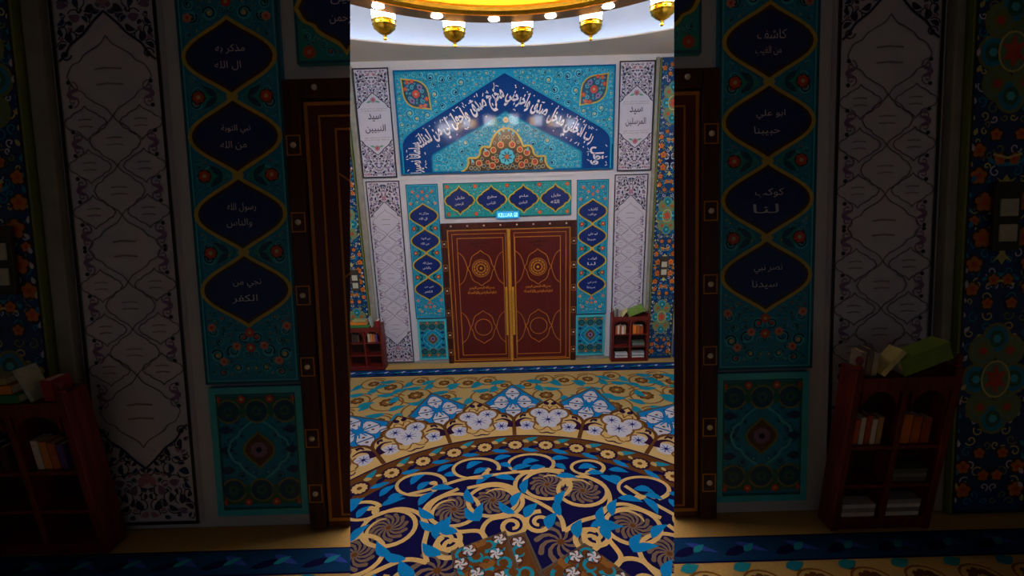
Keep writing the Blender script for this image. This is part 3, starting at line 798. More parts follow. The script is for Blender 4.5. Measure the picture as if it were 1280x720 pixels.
    for k in range(N):
        a = radians(ph + (k + .5) * st); ca, sa = cos(a), sin(a)
        pt.tf = lambda p: (p[0] * ca + p[1] * sa, -p[0] * sa + p[1] * ca)
        hf = [(-.375, 2.375), (-.412, 2.62)] + cat([(-.412, 2.62), (-.43, 2.74), (-.38, 2.86), (-.28, 2.915)], 4)[1:] + cat([(-.28, 2.915), (-.265, 2.99), (-.215, 3.03), (-.165, 3.04)], 3)[1:] + [(-.17, 3.09), (0, 3.305)]
        ol = hf + [(-x, z) for x, z in reversed(hf)][1:]
        pt.poly(ol, 'ccream', 8); pt.rib(ol, .045, 'cbrown', 9)
        # white trefoil with blue stars, two lower blossoms
        for (x, z, r_) in ((-.125, 2.915, .112), (.125, 2.915, .112), (0, 2.76, .155)):
            pt.poly(circ((x, z), r_ + .03, 16), 'clink', 10)
        for (x, z, r_) in ((-.125, 2.915, .112), (.125, 2.915, .112), (0, 2.76, .155), (-.05, 2.64, .06), (.05, 2.64, .06)):
            pt.poly(circ((x, z), r_, 16), 'cwhite', 11)
        for s in (1, -1):
            pt.poly(circ((s * .255, 2.60), .105, 14), 'cwhite', 10)
            pt.rib(cat([(s * .35, 2.56), (s * .375, 2.68), (s * .30, 2.765), (s * .20, 2.745)], 4), .075, 'cplum', 11, .014)
            pt.rib(cat([(s * .12, 2.52), (s * .17, 2.56), (s * .16, 2.66), (s * .22, 2.70)], 4), .022, 'clink', 11)
            pt.rib(cat([(s * .29, 2.84), (s * .345, 2.83), (s * .355, 2.77)], 4), .065, 'cplum', 11, .014)
            pt.poly(leafp((s * .03, 3.125), pi / 2 + s * -.35, .12, .038), 'cplum', 10)
            pt.rib(cat([(0, 3.02), (s * .03, 3.1), (s * .09, 3.10), (s * .10, 3.05)], 4), .018, 'clink', 10)
            pt.rib(cat([(0, 2.47), (s * .06, 2.45), (s * .1, 2.475)], 3), .03, 'cplum', 10, .01)
            pt.rib(cat([(s * .02, 2.58), (s * .06, 2.52), (s * .12, 2.5)], 3), .018, 'clink', 12)
        for (x, z, r_) in ((-.125, 2.915, .075), (.125, 2.915, .075), (0, 2.76, .095), (-.255, 2.60, .075), (.255, 2.60, .075)):
            for i in range(8):
                b = i * pi / 4 + .2; pt.rib([(x, z), (x + r_ * cos(b), z + r_ * sin(b))], .016, 'cstar', 12, .006)
            pt.poly(circ((x, z), r_ * .25, 6), 'cnavy', 13)
    pt.tf = lambda p: p
    # brown ring
    pt.poly(circ((0, 0), 2.395, 120), 'cbrown', 10); pt.rib(circ((0, 0), 2.385, 120), .022, 'cplum', 14, closed=True)
    for k in range(40):
        a = ph + 9 * k
        pt.poly(circ(pol(a, 2.20), .105, 14), 'cplum', 11)
        c = pol(a, 2.20)
        for i in range(11):
            b = i * 2 * pi / 11; pt.poly(circ((c[0] + .06 * cos(b), c[1] + .06 * sin(b)), .021, 6), 'ccream', 12)
        pt.poly(circ(c, .055, 10), 'ccream', 13); pt.poly(circ(c, .027, 8), 'cbrown', 14)
        for (da, r_, dr, m_, l, w) in ((4.5, 2.31, .5, 'cteal', .2, .036), (4.5, 2.10, -.25, 'cblue', .2, .036), (3.2, 2.27, -.6, 'cgold', .09, .03), (5.6, 2.16, .3, 'cnavy', .14, .03), (6.0, 2.25, -.5, 'ccream', .07, .02)):
            p = pol(a + da, r_); t = -radians(a + da) + dr
            pt.poly(leafp((p[0] - l / 2 * cos(t), p[1] - l / 2 * sin(t)), t, l, w), m_, 12)
    # navy field with golden scrollwork
    pt.poly(circ((0, 0), 2.045, 120), 'cnavy', 15)
    G = 17
    def stem(pts, w=.042, lay=G, w1=None, n=8):
        pt.rib(cat([pol(*p) for p in pts], n), w, 'ccream', lay, w1)
    def leaf(a, r_, dr, l=.23, w=.042, bend=.12):
        t = -radians(a) + dr; p = pol(a, r_); pt.poly(leafp((p[0] - l / 2 * cos(t), p[1] - l / 2 * sin(t)), t, l, w, bend), 'cblue', 18)
    def pin(a, r_, R=.155, n=12):
        c = pol(a, r_)
        for i in range(n):
            b = 2 * pi * i / n
            pts = [(c[0] + R * t * cos(b + .9 * t * t), c[1] + R * t * sin(b + .9 * t * t)) for t in (.12, .35, .6, .8, 1.0)]
            pt.rib(pts, R * .08, 'cgrey', 16, R * .24); pt.poly(circ(pts[-1], R * .125, 7), 'cgrey', 16)
        pt.poly(circ(c, R * .16, 8), 'cbrown', 17)
        return c
    for k in range(5):
        o = 72 * k
        for a, r_, d in ((10.1, 1.535, 1), (23.1, 1.53, -1), (-11.1, 1.335, 1), (-26.8, 1.35, -1)):
            c = pin(a + o, r_); t0 = -radians(a + o)
            pt.rib([(c[0] + .232 * cos(t0 + q), c[1] + .205 * sin(t0 + q)) for q in [2 * pi * i / 26 for i in range(26)]], .040, 'ccream', G, closed=True)
            pt.rib(spir((c[0], c[1]), .21, .32, t0 + (0 if d > 0 else pi), d, .55, 10), .04, 'ccream', G, .01)
        # long stems
        stem([(o + 22, .98), (o + 17.5, 1.14), (o + 8, 1.27), (o - 1, 1.42), (o - .5, 1.62), (o + 6, 1.755), (o + 15, 1.775)])
        stem([(o + 22, .98), (o + 27, 1.14), (o + 33, 1.3), (o + 33.5, 1.5), (o + 29, 1.68), (o + 20, 1.775)])
        stem([(o - 19, .86), (o - 19.5, 1.0), (o - 14, 1.1), (o - 4, 1.12), (o + 1, 1.27), (o - 2, 1.46), (o - 9, 1.565), (o - 19, 1.575)])
        stem([(o - 19, .86), (o - 21, 1.0), (o - 30, 1.08), (o - 38, 1.2), (o - 38.5, 1.4), (o - 33, 1.55), (o - 22, 1.60)])
        stem([(o + 15, 1.775), (o + 2, 1.72), (o - 9, 1.70), (o - 19, 1.72), (o - 29, 1.72), (o - 37, 1.78)], .04)
        # small volutes
        for a, r_, d in ((9, 1.03, 1), (35.5, 1.05, -1), (-4.5, .99, -1), (-37, .97, 1)):
            c = pol(a + o, r_); pt.rib(spir(c, .135, 1.5, -radians(a + o) + (pi / 2 if d < 0 else pi / 2), d, .22), .05, 'ccream', G, .035)
        c = pin(o + 22, .86, .2, 9)
        for q in (-17, -7, 6, 17): leaf(o + 22 + q, 1.0 + .010 * abs(q), pi / 2 + q * .03, .22, .05)
        for a, r_, dr in ((16.5, 1.37, 1.4), (16.5, 1.25, 1.8), (16.5, 1.68, .1), (1, 1.78, .3), (30, 1.78, -.3), (-19, 1.46, 1.6), (-17, 1.22, 1.2), (-21, 1.22, 1.9), (-5, 1.62, -.4), (-33, 1.62, .4), (-1, 1.32, 1.1), (-38, 1.30, 2.0), (36, 1.45, 1.8), (2.5, 1.5, 1.4), (-12, 1.65, .5), (-27, 1.67, -.5), (36, 1.2, .8), (-6, 1.22, 2.2), (-32, 1.2, .9)):
            leaf(a + o, r_, dr)
    for k in range(20):                                  # outer garland of open volutes
        a = 18 * k + 4; big = k % 4 != 1; R_ = .165 if big else .115; r_ = 1.85 if big else 1.895
        c = pol(a, r_); t0 = -radians(a)
        pt.rib([(c[0] + R_ * 1.45 * cos(t0 + q), c[1] + R_ * sin(t0 + q)) for q in [-.5 + 5.3 * i / 22 for i in range(23)]], .042, 'ccream', G + 1, .03)
        e = (c[0] + R_ * 1.45 * cos(t0 + 4.8), c[1] + R_ * sin(t0 + 4.8))
        pt.poly(leafp(e, t0 + .9, .14, .035), 'ccream', G + 1); pt.poly(leafp((c[0] + R_ * cos(t0 - .5), c[1] + R_ * sin(t0 - .5)), t0 + 2.6, .1, .03), 'ccream', G + 1)
        pt.poly(leafp((c[0] - .1, c[1] - .01), t0 + .35, .2, .045, .2), 'cblue', G + 2); pt.poly(leafp((c[0] - .02, c[1] - .09), t0 + .25, .17, .04, .12), 'cblue', G + 2)
        leaf(a + 9, 1.965, .25, .2, .04); leaf(a + 9.5, 1.83, -.5, .15, .04)
    # centre: overlapping brown squares with turquoise arabesques and white pinwheels
    def square(q, lay):
        pt.poly(q, 'cdia', lay); m = (sum(p[0] for p in q) / 4, sum(p[1] for p in q) / 4)
        sc = lambda f: [(m[0] + (p[0] - m[0]) * f, m[1] + (p[1] - m[1]) * f) for p in q]
        pt.poly(sc(.94), 'cbrown', lay + 1); pt.rib(sc(.88), .008, 'cdia', lay + 2, closed=True)
        ux = ((q[1][0] - q[0][0]), (q[1][1] - q[0][1])); uy = ((q[3][0] - q[0][0]), (q[3][1] - q[0][1])); an = atan2(ux[1], ux[0])
        at = lambda u, v: (q[0][0] + u * ux[0] + v * uy[0], q[0][1] + u * ux[1] + v * uy[1])
        for u, v, b in ((.18, .17, .3), (.4, .3, 2), (.62, .17, 4), (.82, .3, 1), (.2, .48, 2.4), (.78, .62, 5), (.5, .72, .4), (.25, .8, 3), (.52, .48, 4.4), (.9, .86, 2.2)):
            pt.rib(spir(at(u, v), .062, .75, an + b, 1, .6, 10), .036, 'cteal', lay + 3, .012)
        for u, v in ((.30, .13), (.72, .40), (.33, .62), (.85, .14), (.68, .85), (.12, .33)):
            c = at(u, v); pt.rib(circ(c, .062, 16), .006, 'cplum', lay + 3, closed=True)
            for i in range(5):
                b = an + i * 2 * pi / 5; pt.rib([(c[0] + .05 * t * cos(b + t), c[1] + .05 * t * sin(b + t)) for t in (.1, .4, .7, 1)], .012, 'cwhite', lay + 4, .026)
        for u, v in ((.5, .14), (.55, .6), (.14, .65)):
            for s in (1, -1): pt.poly(leafp(at(u, v), an + pi / 2 + s * .8, .09, .03), 'clink', lay + 3)
    for k in range(5):
        o = radians(-72 * k); rt = lambda p: (p[0] * cos(o) - p[1] * sin(o), p[0] * sin(o) + p[1] * cos(o))
        A, B = (-.56, .735), (.035, .915); d = ((B[0] - A[0]), (B[1] - A[1])); n_ = (d[1], -d[0])
        square([rt(p) for p in (A, B, (B[0] + n_[0], B[1] + n_[1]), (A[0] + n_[0], A[1] + n_[1]))], 19)
        T_ = (.515, .775); e1 = (-.40, -.265); e2 = (.33, -.36)
        square([rt(p) for p in (T_, (T_[0] + e2[0], T_[1] + e2[1]), (T_[0] + e1[0] + e2[0], T_[1] + e1[1] + e2[1]), (T_[0] + e1[0], T_[1] + e1[1]))], 24)
    o = add_mesh('carpet', pt.mesh('carpet', flat_map(.002, cx, cy), .0006))
    tag(o, 'wall-to-wall gold carpet with a big navy medallion on the hall floor', 'carpet')
carpet()

# ------------------------------------------------------------------ wall things of the hall
HALL = {}
calligraphy_panel()
NS = [('خليل', 'الرحمن'), ('مطيع', 'الناس'), ('علم', 'اليقين'), ('خليل', 'الله')]
HALL['strip'] = name_strip('long turquoise tile panel with four blue cartouches right above the door frame', -.027, NS)
LT = [('مذكر به', 'ال الله'), ('نبي التوبة', 'من الله'), ('رسول الله', 'والناس'), ('نجي من', 'الكفر')]
RT = [('كاشف', 'من الغيب'), ('ابو علي', 'حبيبنا'), ('كوكب', 'لنا'), ('نصر نبي', 'سيدنا')]
HALL['medL'] = medallion_panel('turquoise column panel with four blue medallions left of the brightly lit double door', -1.330, LT)
HALL['medR'] = medallion_panel('turquoise column panel with four blue medallions right of the brightly lit double door', 1.281, RT)
HALL['smL'] = small_tile('small turquoise tile panel with brown centre at the left foot of the lit double door', -1.325)
HALL['smR'] = small_tile('small turquoise tile panel with brown centre at the right foot of the lit double door', 1.272)
upper_white('short white arabesque panel with black script left of the blue calligraphy panel', -1.943, 'سيد', 'النبيين')
upper_white('short white arabesque panel with black script right of the blue calligraphy panel', 1.896, 'سيد', 'المرسلين')
HALL['whL'] = tall_white('tall white arabesque panel beside the left bookcase on the lit hall wall', -1.916)
HALL['whR'] = tall_white('tall white arabesque panel rising behind the right bookcase on the lit hall wall', 1.863)
HALL['colL'] = tile_column('blue and orange floral tile column at the left edge of the lit hall wall', -2.512)
HALL['colR'] = tile_column('blue and orange floral tile column at the right edge of the lit hall wall', 2.42)
HALL['door'] = door()
HALL['swL'] = switch_plate('dark switch plate with two cream rockers on the left floral column of the lit hall', (-2.475, WALL_Y - .0805, 1.30))
HALL['swR'] = switch_plate('dark switch plate with two cream rockers on the right floral column of the lit hall', (2.41, WALL_Y - .0805, 1.38))
# exit sign
r = thing('exit_sign', 'small glowing cyan exit sign over the middle of the door frame', 'sign', (-.03, WALL_Y - .045, 2.375))
box('housing', -.175, .175, -.03, .006, 0, .105, 'exit', r, .006)
t = Pat(); t.text('KELUAR', (-.035, .052), .225, .062, 'exitl', 1, off=.02)
t.frame(.095, .022, .15, .084, .008, 'exitl', 1); t.rib([(.108, .03), (.122, .052), (.135, .075)], .012, 'exitl', 1); t.rib([(.135, .03), (.122, .052)], .01, 'exitl', 1)
inlay('lettering', t, .03, r)

# bookcases and what is on them
Y_CASE_R = WALL_Y - .047
def fill_case(x, y, z0, H, kind, where, out, dk=1.0, wk=1.0):
    base = [z0 + z + .0065 for z in (.055, .25, .46)]; H = H + z0
    def put(o):
        out.append(o); return o
    def book(label, loc, t, d, h, rgb, rot=(0, 0, 0)):
        return make_book(label, (x + (loc[0] - x) * wk, y + (loc[1] - y) * dk, loc[2]), t * (wk if rot == (0, 0, 0) else 1), d * dk, h * (wk if rot[1] > 1 else 1), rgb, rot)
    if kind == 'R':
        for i, (cl, nm, hh) in enumerate((((150, 140, 136), 'grey', .115), ((112, 104, 104), 'dark grey', .13), ((176, 168, 162), 'pale grey', .11))):
            put(book(f'{nm} book standing on top left of {where}', (x - .25 + .036 * i, y - .02, H - .038), .03, .11, hh, cl))
        put(book(f'cream book leaning on the green one atop {where}', (x - .145, y - .03, H - .038 + .0078), .026, .13, .14, (220, 210, 150), (0, .62, 0)))
        put(book(f'thick green book leaning over on top of {where}', (x - .045, y - .02, H - .038 + .0396), .085, .15, .27, (116, 150, 62), (0, 1.18, 0)))
        cols = [((206, 96, 52), 'orange'), ((224, 214, 200), 'white'), ((176, 74, 46), 'rust'), ((230, 222, 208), 'ivory'), ((190, 150, 110), 'tan')]
        for i, (cl, nm) in enumerate(cols):
            put(book(f'{nm} book in the upper left opening of {where}', (x - .22 + .034 * i, y - .03, base[2]), .028, .1, .13 + .01 * (i % 3), cl))
        for i, (cl, nm) in enumerate((((214, 120, 40), 'bright orange'), ((190, 96, 36), 'burnt orange'), ((160, 74, 34), 'brown orange'))):
            put(book(f'{nm} book in the upper right opening of {where}', (x + .07 + .058 * i, y - .03, base[2]), .052, .1, .15 - .01 * i, cl))
        def pile(px, z, names, wd):
            h = z
            for i, (cl, nm) in enumerate(names):
                b = put(book(f'{nm} of {where}', (px - wd / 2, y - .03, h + .014), .022, .11, wd, cl, (0, pi / 2, 0))); h += .0235
        pile(x - .13, base[0], [((214, 212, 210), 'white booklet under the lower left pile'), ((150, 150, 150), 'grey booklet inside the lower left pile'), ((200, 200, 205), 'pale booklet topping the lower left pile')], .2)
        pile(x + .14, base[0], [((220, 218, 214), 'ivory booklet under the lower right pile'), ((130, 130, 134), 'grey booklet inside the lower right pile'), ((224, 222, 224), 'white booklet inside the lower right pile'), ((150, 152, 156), 'ash booklet topping the lower right pile')], .2)
        pile(x + .14, base[1], [((90, 92, 88), 'charcoal booklet under the middle right pile'), ((120, 124, 122), 'slate booklet inside the middle right pile'), ((84, 96, 80), 'olive grey booklet topping the middle right pile')], .2)
    else:
        z = H - .0385
        put(book(f'green book lying under the stack on {where}', (x - .24, y - .03, z + .022), .038, .14, .33, (40, 130, 62), (0, pi / 2, 0)))
        put(book(f'orange book lying on the green one on {where}', (x - .24, y - .03, z + .064), .04, .13, .30, (226, 130, 40), (0, pi / 2, 0)))
        put(book(f'pale olive book crowning the stack on {where}', (x - .16, y - .04, z + .103), .03, .11, .2, (176, 168, 110), (0, pi / 2, 0)))
        put(book(f'grey white booklet leaning beside the stack on {where}', (x + .135, y - .03, z + .001), .02, .12, .16, (170, 178, 168), (0, -.25, 0)))
        put(book(f'red book standing on top right of {where}', (x + .22, y - .02, z + .001), .05, .13, .1, (150, 26, 30)))
        for i, (cl, nm) in enumerate((((222, 206, 196), 'pale pink'), ((226, 138, 70), 'orange'), ((206, 110, 60), 'terracotta'), ((96, 66, 140), 'violet'))):
            put(book(f'{nm} magazine in the upper right opening of {where}', (x + .06 + .04 * i, y - .03, base[2]), .034, .1, .15 - .008 * i, cl))
        for i, (cl, nm) in enumerate((((70, 40, 36), 'dark brown'), ((52, 46, 44), 'black'), ((84, 52, 44), 'chestnut'))):
            put(book(f'{nm} book in the upper left opening of {where}', (x - .2 + .045 * i, y - .03, base[2]), .036, .1, .14 - .01 * i, cl))
caseR = bookcase('red wooden bookcase of small white booklets right of the lit double door', (1.89, Y_CASE_R, .012), .60, .80, .15)
itemsR = []; fill_case(1.89, Y_CASE_R, .012, .80, 'R', 'the bookcase right of the lit doors', itemsR)
caseL = bookcase('red wooden bookcase with an orange book on top left of the lit doors', (-2.375, WALL_Y - .09, .012), .58, .76, .18)
itemsL = []; fill_case(-2.375, WALL_Y - .09, .012, .76, 'L', 'the bookcase left of the lit doors', itemsL)
# blue box standing past the right column
r = thing('storage_box', 'blue box standing on the floor past the right floral tile column', 'box', (2.80, WALL_Y - .05, .012))
bm = bmesh.new(); bm_box(bm, -.15, .15, -.2, 0, 0, .36, .012); finish('body', bm, mat('blue_plastic', (24, 84, 190), .4), r)
bm = bmesh.new(); bm_box(bm, -.16, .16, -.21, .01, .362, .39, .008); finish('lid', bm, mat('blue_plastic', (24, 84, 190), .4), r)

# ------------------------------------------------------------------ chandelier
def chandelier():
    cx, cy = MED; r = thing('chandelier', 'huge golden ring chandelier with hanging cup lamps under the dome', 'chandelier', (cx, cy, 4.10))
    bm = bmesh.new(); bm_lathe(bm, [(1.335, 0), (1.345, -.004), (1.49, -.004), (1.50, .004), (1.50, .36), (1.20, .36), (1.20, .345), (1.335, .34), (1.325, .33), (1.335, .32), (1.335, .05), (1.322, .04), (1.322, .015), (1.335, 0)], 144)  # inward top lip, out of view, added to block strip light upwards
    finish('ring', bm, 'gmetal', r, False)
    bm = bmesh.new(); bm_lathe(bm, [(1.334, .052), (1.329, .056), (1.329, .315), (1.334, .319), (1.334, .052)], 144); finish('inner_band', bm, 'gband', r)
    bm = bmesh.new(); bm_lathe(bm, [(1.346, -.005), (1.346, -.010), (1.488, -.010), (1.488, -.005), (1.346, -.005)], 144)
    finish('underside_band', bm, 'gdark', r)
    bm = bmesh.new()
    bm_lathe(bm, [(1.25, .325), (1.29, .325), (1.29, .344), (1.25, .344), (1.25, .325)], 72); finish('light_strip', bm, 'strip', r)
    for k in range(22):                                   # rosettes on the inner face
        a = radians(90 + 17.14 * k / 1.0475 - 3); bm = bmesh.new()
        for i in range(9):
            g = bmesh.ops.create_icosphere(bm, subdivisions=1, radius=.018)
            b = i * pi / 4; o = (0, 0) if i == 8 else (.045 * cos(b), .045 * sin(b))
            bmesh.ops.translate(bm, vec=(o[0], 0, o[1]), verts=g['verts'])
        bmesh.ops.scale(bm, vec=(1, .5, 1), verts=bm.verts)
        M = Matrix.Translation((1.33 * cos(a), 1.33 * sin(a), .17)) @ Matrix.Rotation(a - pi / 2, 4, 'Z')
        bmesh.ops.transform(bm, matrix=M, verts=bm.verts); finish('rosette', bm, 'gdark', r, True)
    N = 21
    for k in range(N):                                    # LED downlights in the underside
        a = pi / 2 + radians(4.1 + k * 360 / N); c = (1.41 * cos(a), 1.41 * sin(a))
        bm = bmesh.new(); bm_lathe(bm, [(0, -.016), (.03, -.018), (.042, -.012), (.042, -.009), (0, -.009)], 14, (*c, 0))
        finish('downlight', bm, 'led', r)
        y = c[1] + cy
        if y > 2.7:
            ld = bpy.data.lights.new('downlight_beam', 'SPOT'); ld.energy = 9; ld.spot_size = 2.4; ld.spot_blend = .8; ld.shadow_soft_size = .04; ld.color = (.86, .92, 1.0)
            lo = bpy.data.objects.new('downlight_beam', ld); COL.objects.link(lo); lo.location = (c[0] + cx, y, 4.06)
    for k in range(19):                                   # cup lamps
        a = pi / 2 - radians(4.1 + k * 360 / 19); c = (1.63 * cos(a), 1.63 * sin(a)); z = -.15
        bm = bmesh.new()
        bm_lathe(bm, [(0, z + .036), (.016, z + .038), (.045, z + .053), (.072, z + .077), (.082, z + .099), (.087, z + .103), (.084, z + .107), (.086, z + .128), (.090, z + .131), (.085, z + .135), (.081, z + .135), (.078, z + .08), (.045, z + .058), (0, z + .048)], 28, (*c, 0))
        lamp = finish('lamp_cup', bm, 'gmetal', r, True)
        bm = bmesh.new(); bm_lathe(bm, [(0, z + .10), (.076, z + .10), (.080, z + .135), (.094, z + .33), (0, z + .33)], 24, (*c, 0))
        finish('glass_shade', bm, 'glass', lamp)
        bm = bmesh.new(); bm_lathe(bm, [(0, z), (.011, z + .005), (.014, z + .014), (.009, z + .022), (.013, z + .026), (.011, z + .036), (.016, z + .039), (0, z + .042)], 14, (*c, 0))
        finish('finial', bm, 'gmetal', lamp, True)
        bm = bmesh.new(); bm_lathe(bm, [(0, .18), (.106, .18), (.108, .19), (.05, .21), (.012, .24), (0, .25)], 20, (*c, 0))
        d = (cos(a), sin(a)); px = (-d[1], d[0])
        v = [bm.verts.new((d[0] * q + px[0] * w, d[1] * q + px[1] * w, h)) for q in (1.49, 1.63) for w in (-.012, .012) for h in (.20, .23)]
        for f in ((0, 1, 3, 2), (4, 6, 7, 5), (0, 4, 5, 1), (2, 3, 7, 6), (1, 5, 7, 3), (0, 2, 6, 4)): bm.faces.new([v[i] for i in f])
        finish('lamp_arm', bm, 'gdark', lamp)
    for k in range(6):
        a = radians(30 + 60 * k); bm = bmesh.new(); g = bmesh.ops.create_cone(bm, cap_ends=True, segments=10, radius1=.012, radius2=.012, depth=1)
        p0 = Vector((1.41 * cos(a), 1.41 * sin(a), .35)); p1 = Vector((.12 * cos(a), .12 * sin(a), 4.45)); dv = p1 - p0
        M = Matrix.Translation((p0 + p1) / 2) @ dv.to_track_quat('Z', 'Y').to_matrix().to_4x4() @ Matrix.Diagonal((1, 1, dv.length, 1))
        bmesh.ops.transform(bm, matrix=M, verts=bm.verts); finish('suspension_rod', bm, 'rod', r)
chandelier()

# ------------------------------------------------------------------ made-up raised gallery; its raked side walls repeat the hall wall enlarged
S_ = 1280 / 405.0  # enlargement of the hall wall on the added wings
def wing_pt(x, z):
    d = Vector((x, WALL_Y, z)) - EYE
    return EYE + d.dot(R0) * R0 + d.dot(R1) * R1 + d.dot(R2) / S_ * R2
O = wing_pt(0, 0); A = wing_pt(1, 0) - O; B = wing_pt(0, 1) - O
A.normalize(); kz = (B - B.dot(A) * A).length; B = (B - B.dot(A) * A).normalized(); Nn = B.cross(A).normalized()
if Nn.y < 0: Nn = -Nn
MW = Matrix(((A.x, Nn.x, B.x * kz, O.x), (A.y, Nn.y, B.y * kz, O.y), (A.z, Nn.z, B.z * kz, O.z), (0, 0, 0, 1)))
def jamb(u):
    n = R0 - R2 * ((u - 640) / F_PX)
    return n.normalized()
JL, JR = jamb(437.8), jamb(842.6)
WINGS = {'l': (-1, JL), 'r': (1, JR)}
def planes(side):
    s, n = WINGS[side]
    return [(EYE, n * (-s)), (Vector((0, 0, SHADE_ROOF)), Vector((0, 0, 1)))]     # discard what lies beyond each normal
def clip_mesh(o, mw, pls):
    me = o.data.copy(); bm = bmesh.new(); bm.from_mesh(me); inv = mw.inverted()
    hit = False
    for co, no in pls:
        n3 = (mw.to_3x3().transposed() @ no); c3 = inv @ co
        if any((v.co - c3).dot(n3) > 0 for v in bm.verts):
            hit = True
            bmesh.ops.bisect_plane(bm, geom=bm.verts[:] + bm.edges[:] + bm.faces[:], plane_co=c3, plane_no=n3, clear_outer=True, dist=1e-6)
    if not hit: bm.free(); bpy.data.meshes.remove(me); return o.data
    bm.to_mesh(me); n = len(bm.faces); bm.free(); me.update()
    return me if n else None
def kids(o): return [c for c in bpy.data.objects if c.parent is o]
def copy_to(src, M, side, label=None, clip=True, prune=True):
    r = src.copy(); COL.objects.link(r); r.matrix_world = M
    if label: r['label'] = label
    def rec(s, d):
        for c in kids(s):
            k = c.copy(); COL.objects.link(k); k.parent = d
            if clip:
                me = clip_mesh(k, M, planes(side))
                if me is None: bpy.data.objects.remove(k); continue
                k.data = me
            rec(c, k)
    rec(src, r)
    return r
def wing(src, side, label):
    return copy_to(src, MW @ Matrix.Translation((src.location.x, 0 if src.location.y > WALL_Y - .01 else src.location.y - WALL_Y, src.location.z)), side, label)
def added_wing_wall(side):
    s, n = WINGS[side]
    bm = bmesh.new(); bm_box(bm, -6 if s < 0 else .2, -.2 if s < 0 else 6, 0, .14, -.12, 3.2)
    bmesh.ops.transform(bm, matrix=MW, verts=bm.verts)
    cuts = planes(side) + [(Vector((s * HALF_W, 0, 0)), Vector((s, 0, 0))), (Vector((0, 0, O.z - .005)), Vector((0, 0, -1)))]
    for co, no in cuts:
        bmesh.ops.bisect_plane(bm, geom=bm.verts[:] + bm.edges[:] + bm.faces[:], plane_co=co, plane_no=no, clear_outer=True, dist=1e-6)
        bmesh.ops.holes_fill(bm, edges=[e for e in bm.edges if e.is_boundary])
    structure(finish('wall_left_added' if s < 0 else 'wall_right_added', bm, 'plaster'))  # added wings, not part of the hall; they shut its light off their fronts
for side in 'lr': added_wing_wall(side)
WL, WR = 'on the dim left wing wall', 'on the dim right wing wall'
wing(HALL['colL'], 'l', 'floral tile column at the far left end of the added dim left wing wall')
wing(HALL['whL'], 'l', 'tall white arabesque panel on the added dim left wing wall')
wing(HALL['medL'], 'l', 'turquoise panel with stacked dark blue medallions on the added dim left wing wall')
wing(HALL['smL'], 'l', 'small turquoise tile panel low on the added dim left wing wall')
wing(HALL['strip'], 'l', 'cut end of a turquoise cartouche panel high on the added dim left wing wall')
wing(HALL['swL'], 'l', 'dark switch plate with two pale rockers on the added dim left wing wall')
wing(HALL['colR'], 'r', 'floral tile column near the far right end of the added dim right wing wall')
wing(HALL['whR'], 'r', 'tall white arabesque panel on the added dim right wing wall')
wing(HALL['medR'], 'r', 'turquoise panel with stacked dark blue medallions on the added dim right wing wall')
wing(HALL['smR'], 'r', 'small turquoise tile panel low on the added dim right wing wall')
wing(HALL['strip'], 'r', 'cut end of a turquoise cartouche panel high on the added dim right wing wall')
wing(HALL['swR'], 'r', 'dark switch plate with two pale rockers on the added dim right wing wall')
for side, nm, lb in (('l', 'door_2_copy', 'cut copy of the dark red door in the added dim left wing wall'), ('r', 'door_3_copy', 'cut copy of the dark red door in the added dim right wing wall')):
    d = wing(HALL['door'], side, lb); d.name = nm
for side, x0, x1 in (('l', -2.30, -2.215), ('r', 2.165, 2.215)):
    bm = bmesh.new(); bm_box(bm, x0, x1, -.05, 0, 0, 2.9, .008); bmesh.ops.transform(bm, matrix=MW, verts=bm.verts)
    for co, no in planes(side)[1:]:
        bmesh.ops.bisect_plane(bm, geom=bm.verts[:] + bm.edges[:] + bm.faces[:], plane_co=co, plane_no=no, clear_outer=True)
    structure(finish('trim_4' if side == 'l' else 'trim_5', bm, 'marble'))
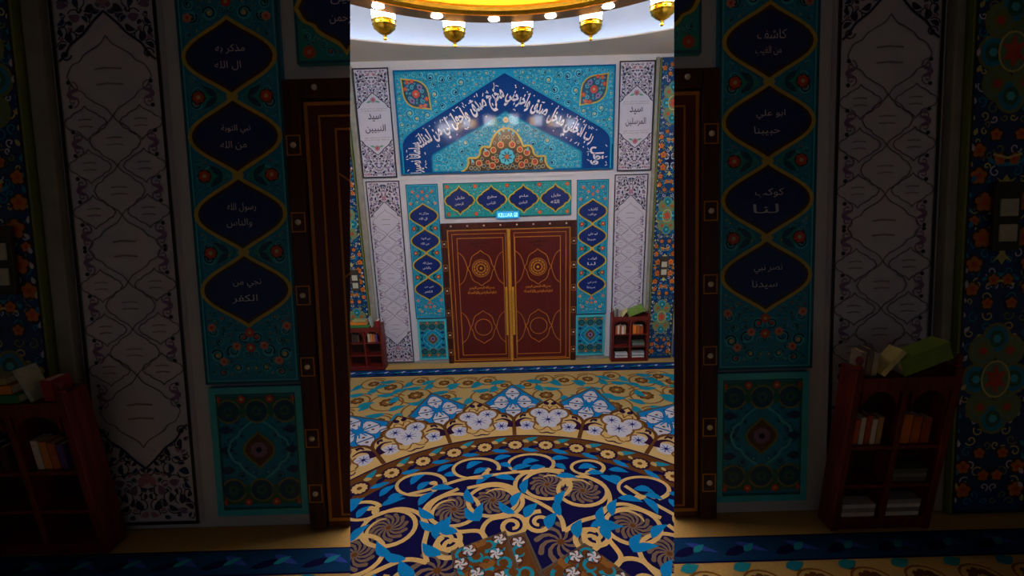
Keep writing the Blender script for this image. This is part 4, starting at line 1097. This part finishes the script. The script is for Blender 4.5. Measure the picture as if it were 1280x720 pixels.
# added gallery floor, cut open between the wings
def added_gallery_floor(side):
    s, n = WINGS[side]
    bm = bmesh.new(); top = O.z - .006; yb = O.y + .3
    bm_box(bm, -HALF_W if s < 0 else .05, -.05 if s < 0 else HALF_W, -2.0, yb, .03, top)
    bmesh.ops.bisect_plane(bm, geom=bm.verts[:] + bm.edges[:] + bm.faces[:], plane_co=EYE, plane_no=n * (-s), clear_outer=True, dist=1e-6)
    bmesh.ops.holes_fill(bm, edges=[e for e in bm.edges if e.is_boundary])
    structure(finish('floor_left_added' if s < 0 else 'floor_right_added', bm, 'marble'))
    pt = Pat(); yb = O.y - .005; xa, xb = (-HALF_W + .01, -.25) if s < 0 else (.25, HALF_W - .01)
    pt.poly(rect(xa, -1.9, xb, yb), 'cgold', 0); y0, y1 = yb - .30, yb - .165
    pt.poly(rect(xa, y0 - .01, xb, y1 + .008), 'cnavy', 1); pt.poly(rect(xa, y0, xb, y1), 'cborder', 2)
    x = xa
    while x < xb - .2:
        pt.poly(leafp((x, y0 + .03), .35, .16, .022), 'cnavy', 3); pt.poly(leafp((x + .08, y1 - .03), -.4, .15, .018), 'cstar', 3); pt.poly(leafp((x + .1, y0 + .05), .6, .08, .016), 'cteal', 4)
        c = (x + .1, y0 - .12)
        for k in range(8): pt.poly(circ((c[0] + .04 * cos(k * pi / 4), c[1] + .03 * sin(k * pi / 4)), .02, 7), 'cbrown', 2)
        pt.rib(circ(c, .085, 18, .065), .01, 'clink', 1, closed=True); pt.poly(leafp((x, y0 - .05), .3, .1, .025), 'cteal', 3)
        x += .24
    me = pt.mesh('carpet', flat_map(top + .001)); bm = bmesh.new(); bm.from_mesh(me)
    bmesh.ops.bisect_plane(bm, geom=bm.verts[:] + bm.edges[:] + bm.faces[:], plane_co=EYE, plane_no=n * (-s), clear_outer=True, dist=1e-6)
    bm.to_mesh(me); bm.free()
    tag(add_mesh('carpet', me), f'gold carpet with a blue border strip under the added dim {"left" if s < 0 else "right"} wing wall', 'carpet')
for side in 'lr': added_gallery_floor(side)
structure(box('ceiling_light_block', -HALF_W, HALF_W, -2.0, 2.47, SHADE_ROOF, SHADE_ROOF + .07, 'soffit'))  # unseen roof added to keep chandelier light off the wing fronts
# bookcases repeated on the added gallery floor
def added_gallery_case(side, kind, where, lab, x, W, H, Dp, dy):
    p = MW @ Vector((x, dy, 0)); rz = atan2(A.y, A.x)
    M = Matrix.Translation((p.x, p.y, O.z + .001)) @ Matrix.Rotation(rz, 4, 'Z')
    out = [bookcase(lab, (0, 0, 0), W, H, Dp)]
    fill_case(0, 0, 0, H, kind, where, out, (Dp - .015) / .15, W / .6)
    for o in out: o.matrix_world = M @ Matrix.Translation(o.location) @ o.rotation_euler.to_matrix().to_4x4()
added_gallery_case('l', 'L', 'the added dim left bookcase', 'dark red bookcase against the added dim left wing wall', -2.31, .57, .86, .12, -.055)
added_gallery_case('r', 'R', 'the added dim right bookcase', 'dark red bookcase against the added dim right wing wall', 1.80, .49, .86, .10, -.055)

# ------------------------------------------------------------------ light and exposure
w = bpy.data.worlds.new('world'); SC.world = w; w.use_nodes = True
bg = w.node_tree.nodes['Background']; bg.inputs['Color'].default_value = (.90, .92, 1.0, 1); bg.inputs['Strength'].default_value = .020
vs = SC.view_settings; SC.display_settings.display_device = 'sRGB'
vs.view_transform = 'Standard'; vs.look = 'None'; vs.gamma = 1.0; vs.exposure = 0.95; vs.use_curve_mapping = False
cy_ = SC.cycles; cy_.use_denoising = True; cy_.max_bounces = 8; cy_.diffuse_bounces = 5; cy_.glossy_bounces = 4; cy_.sample_clamp_indirect = 6
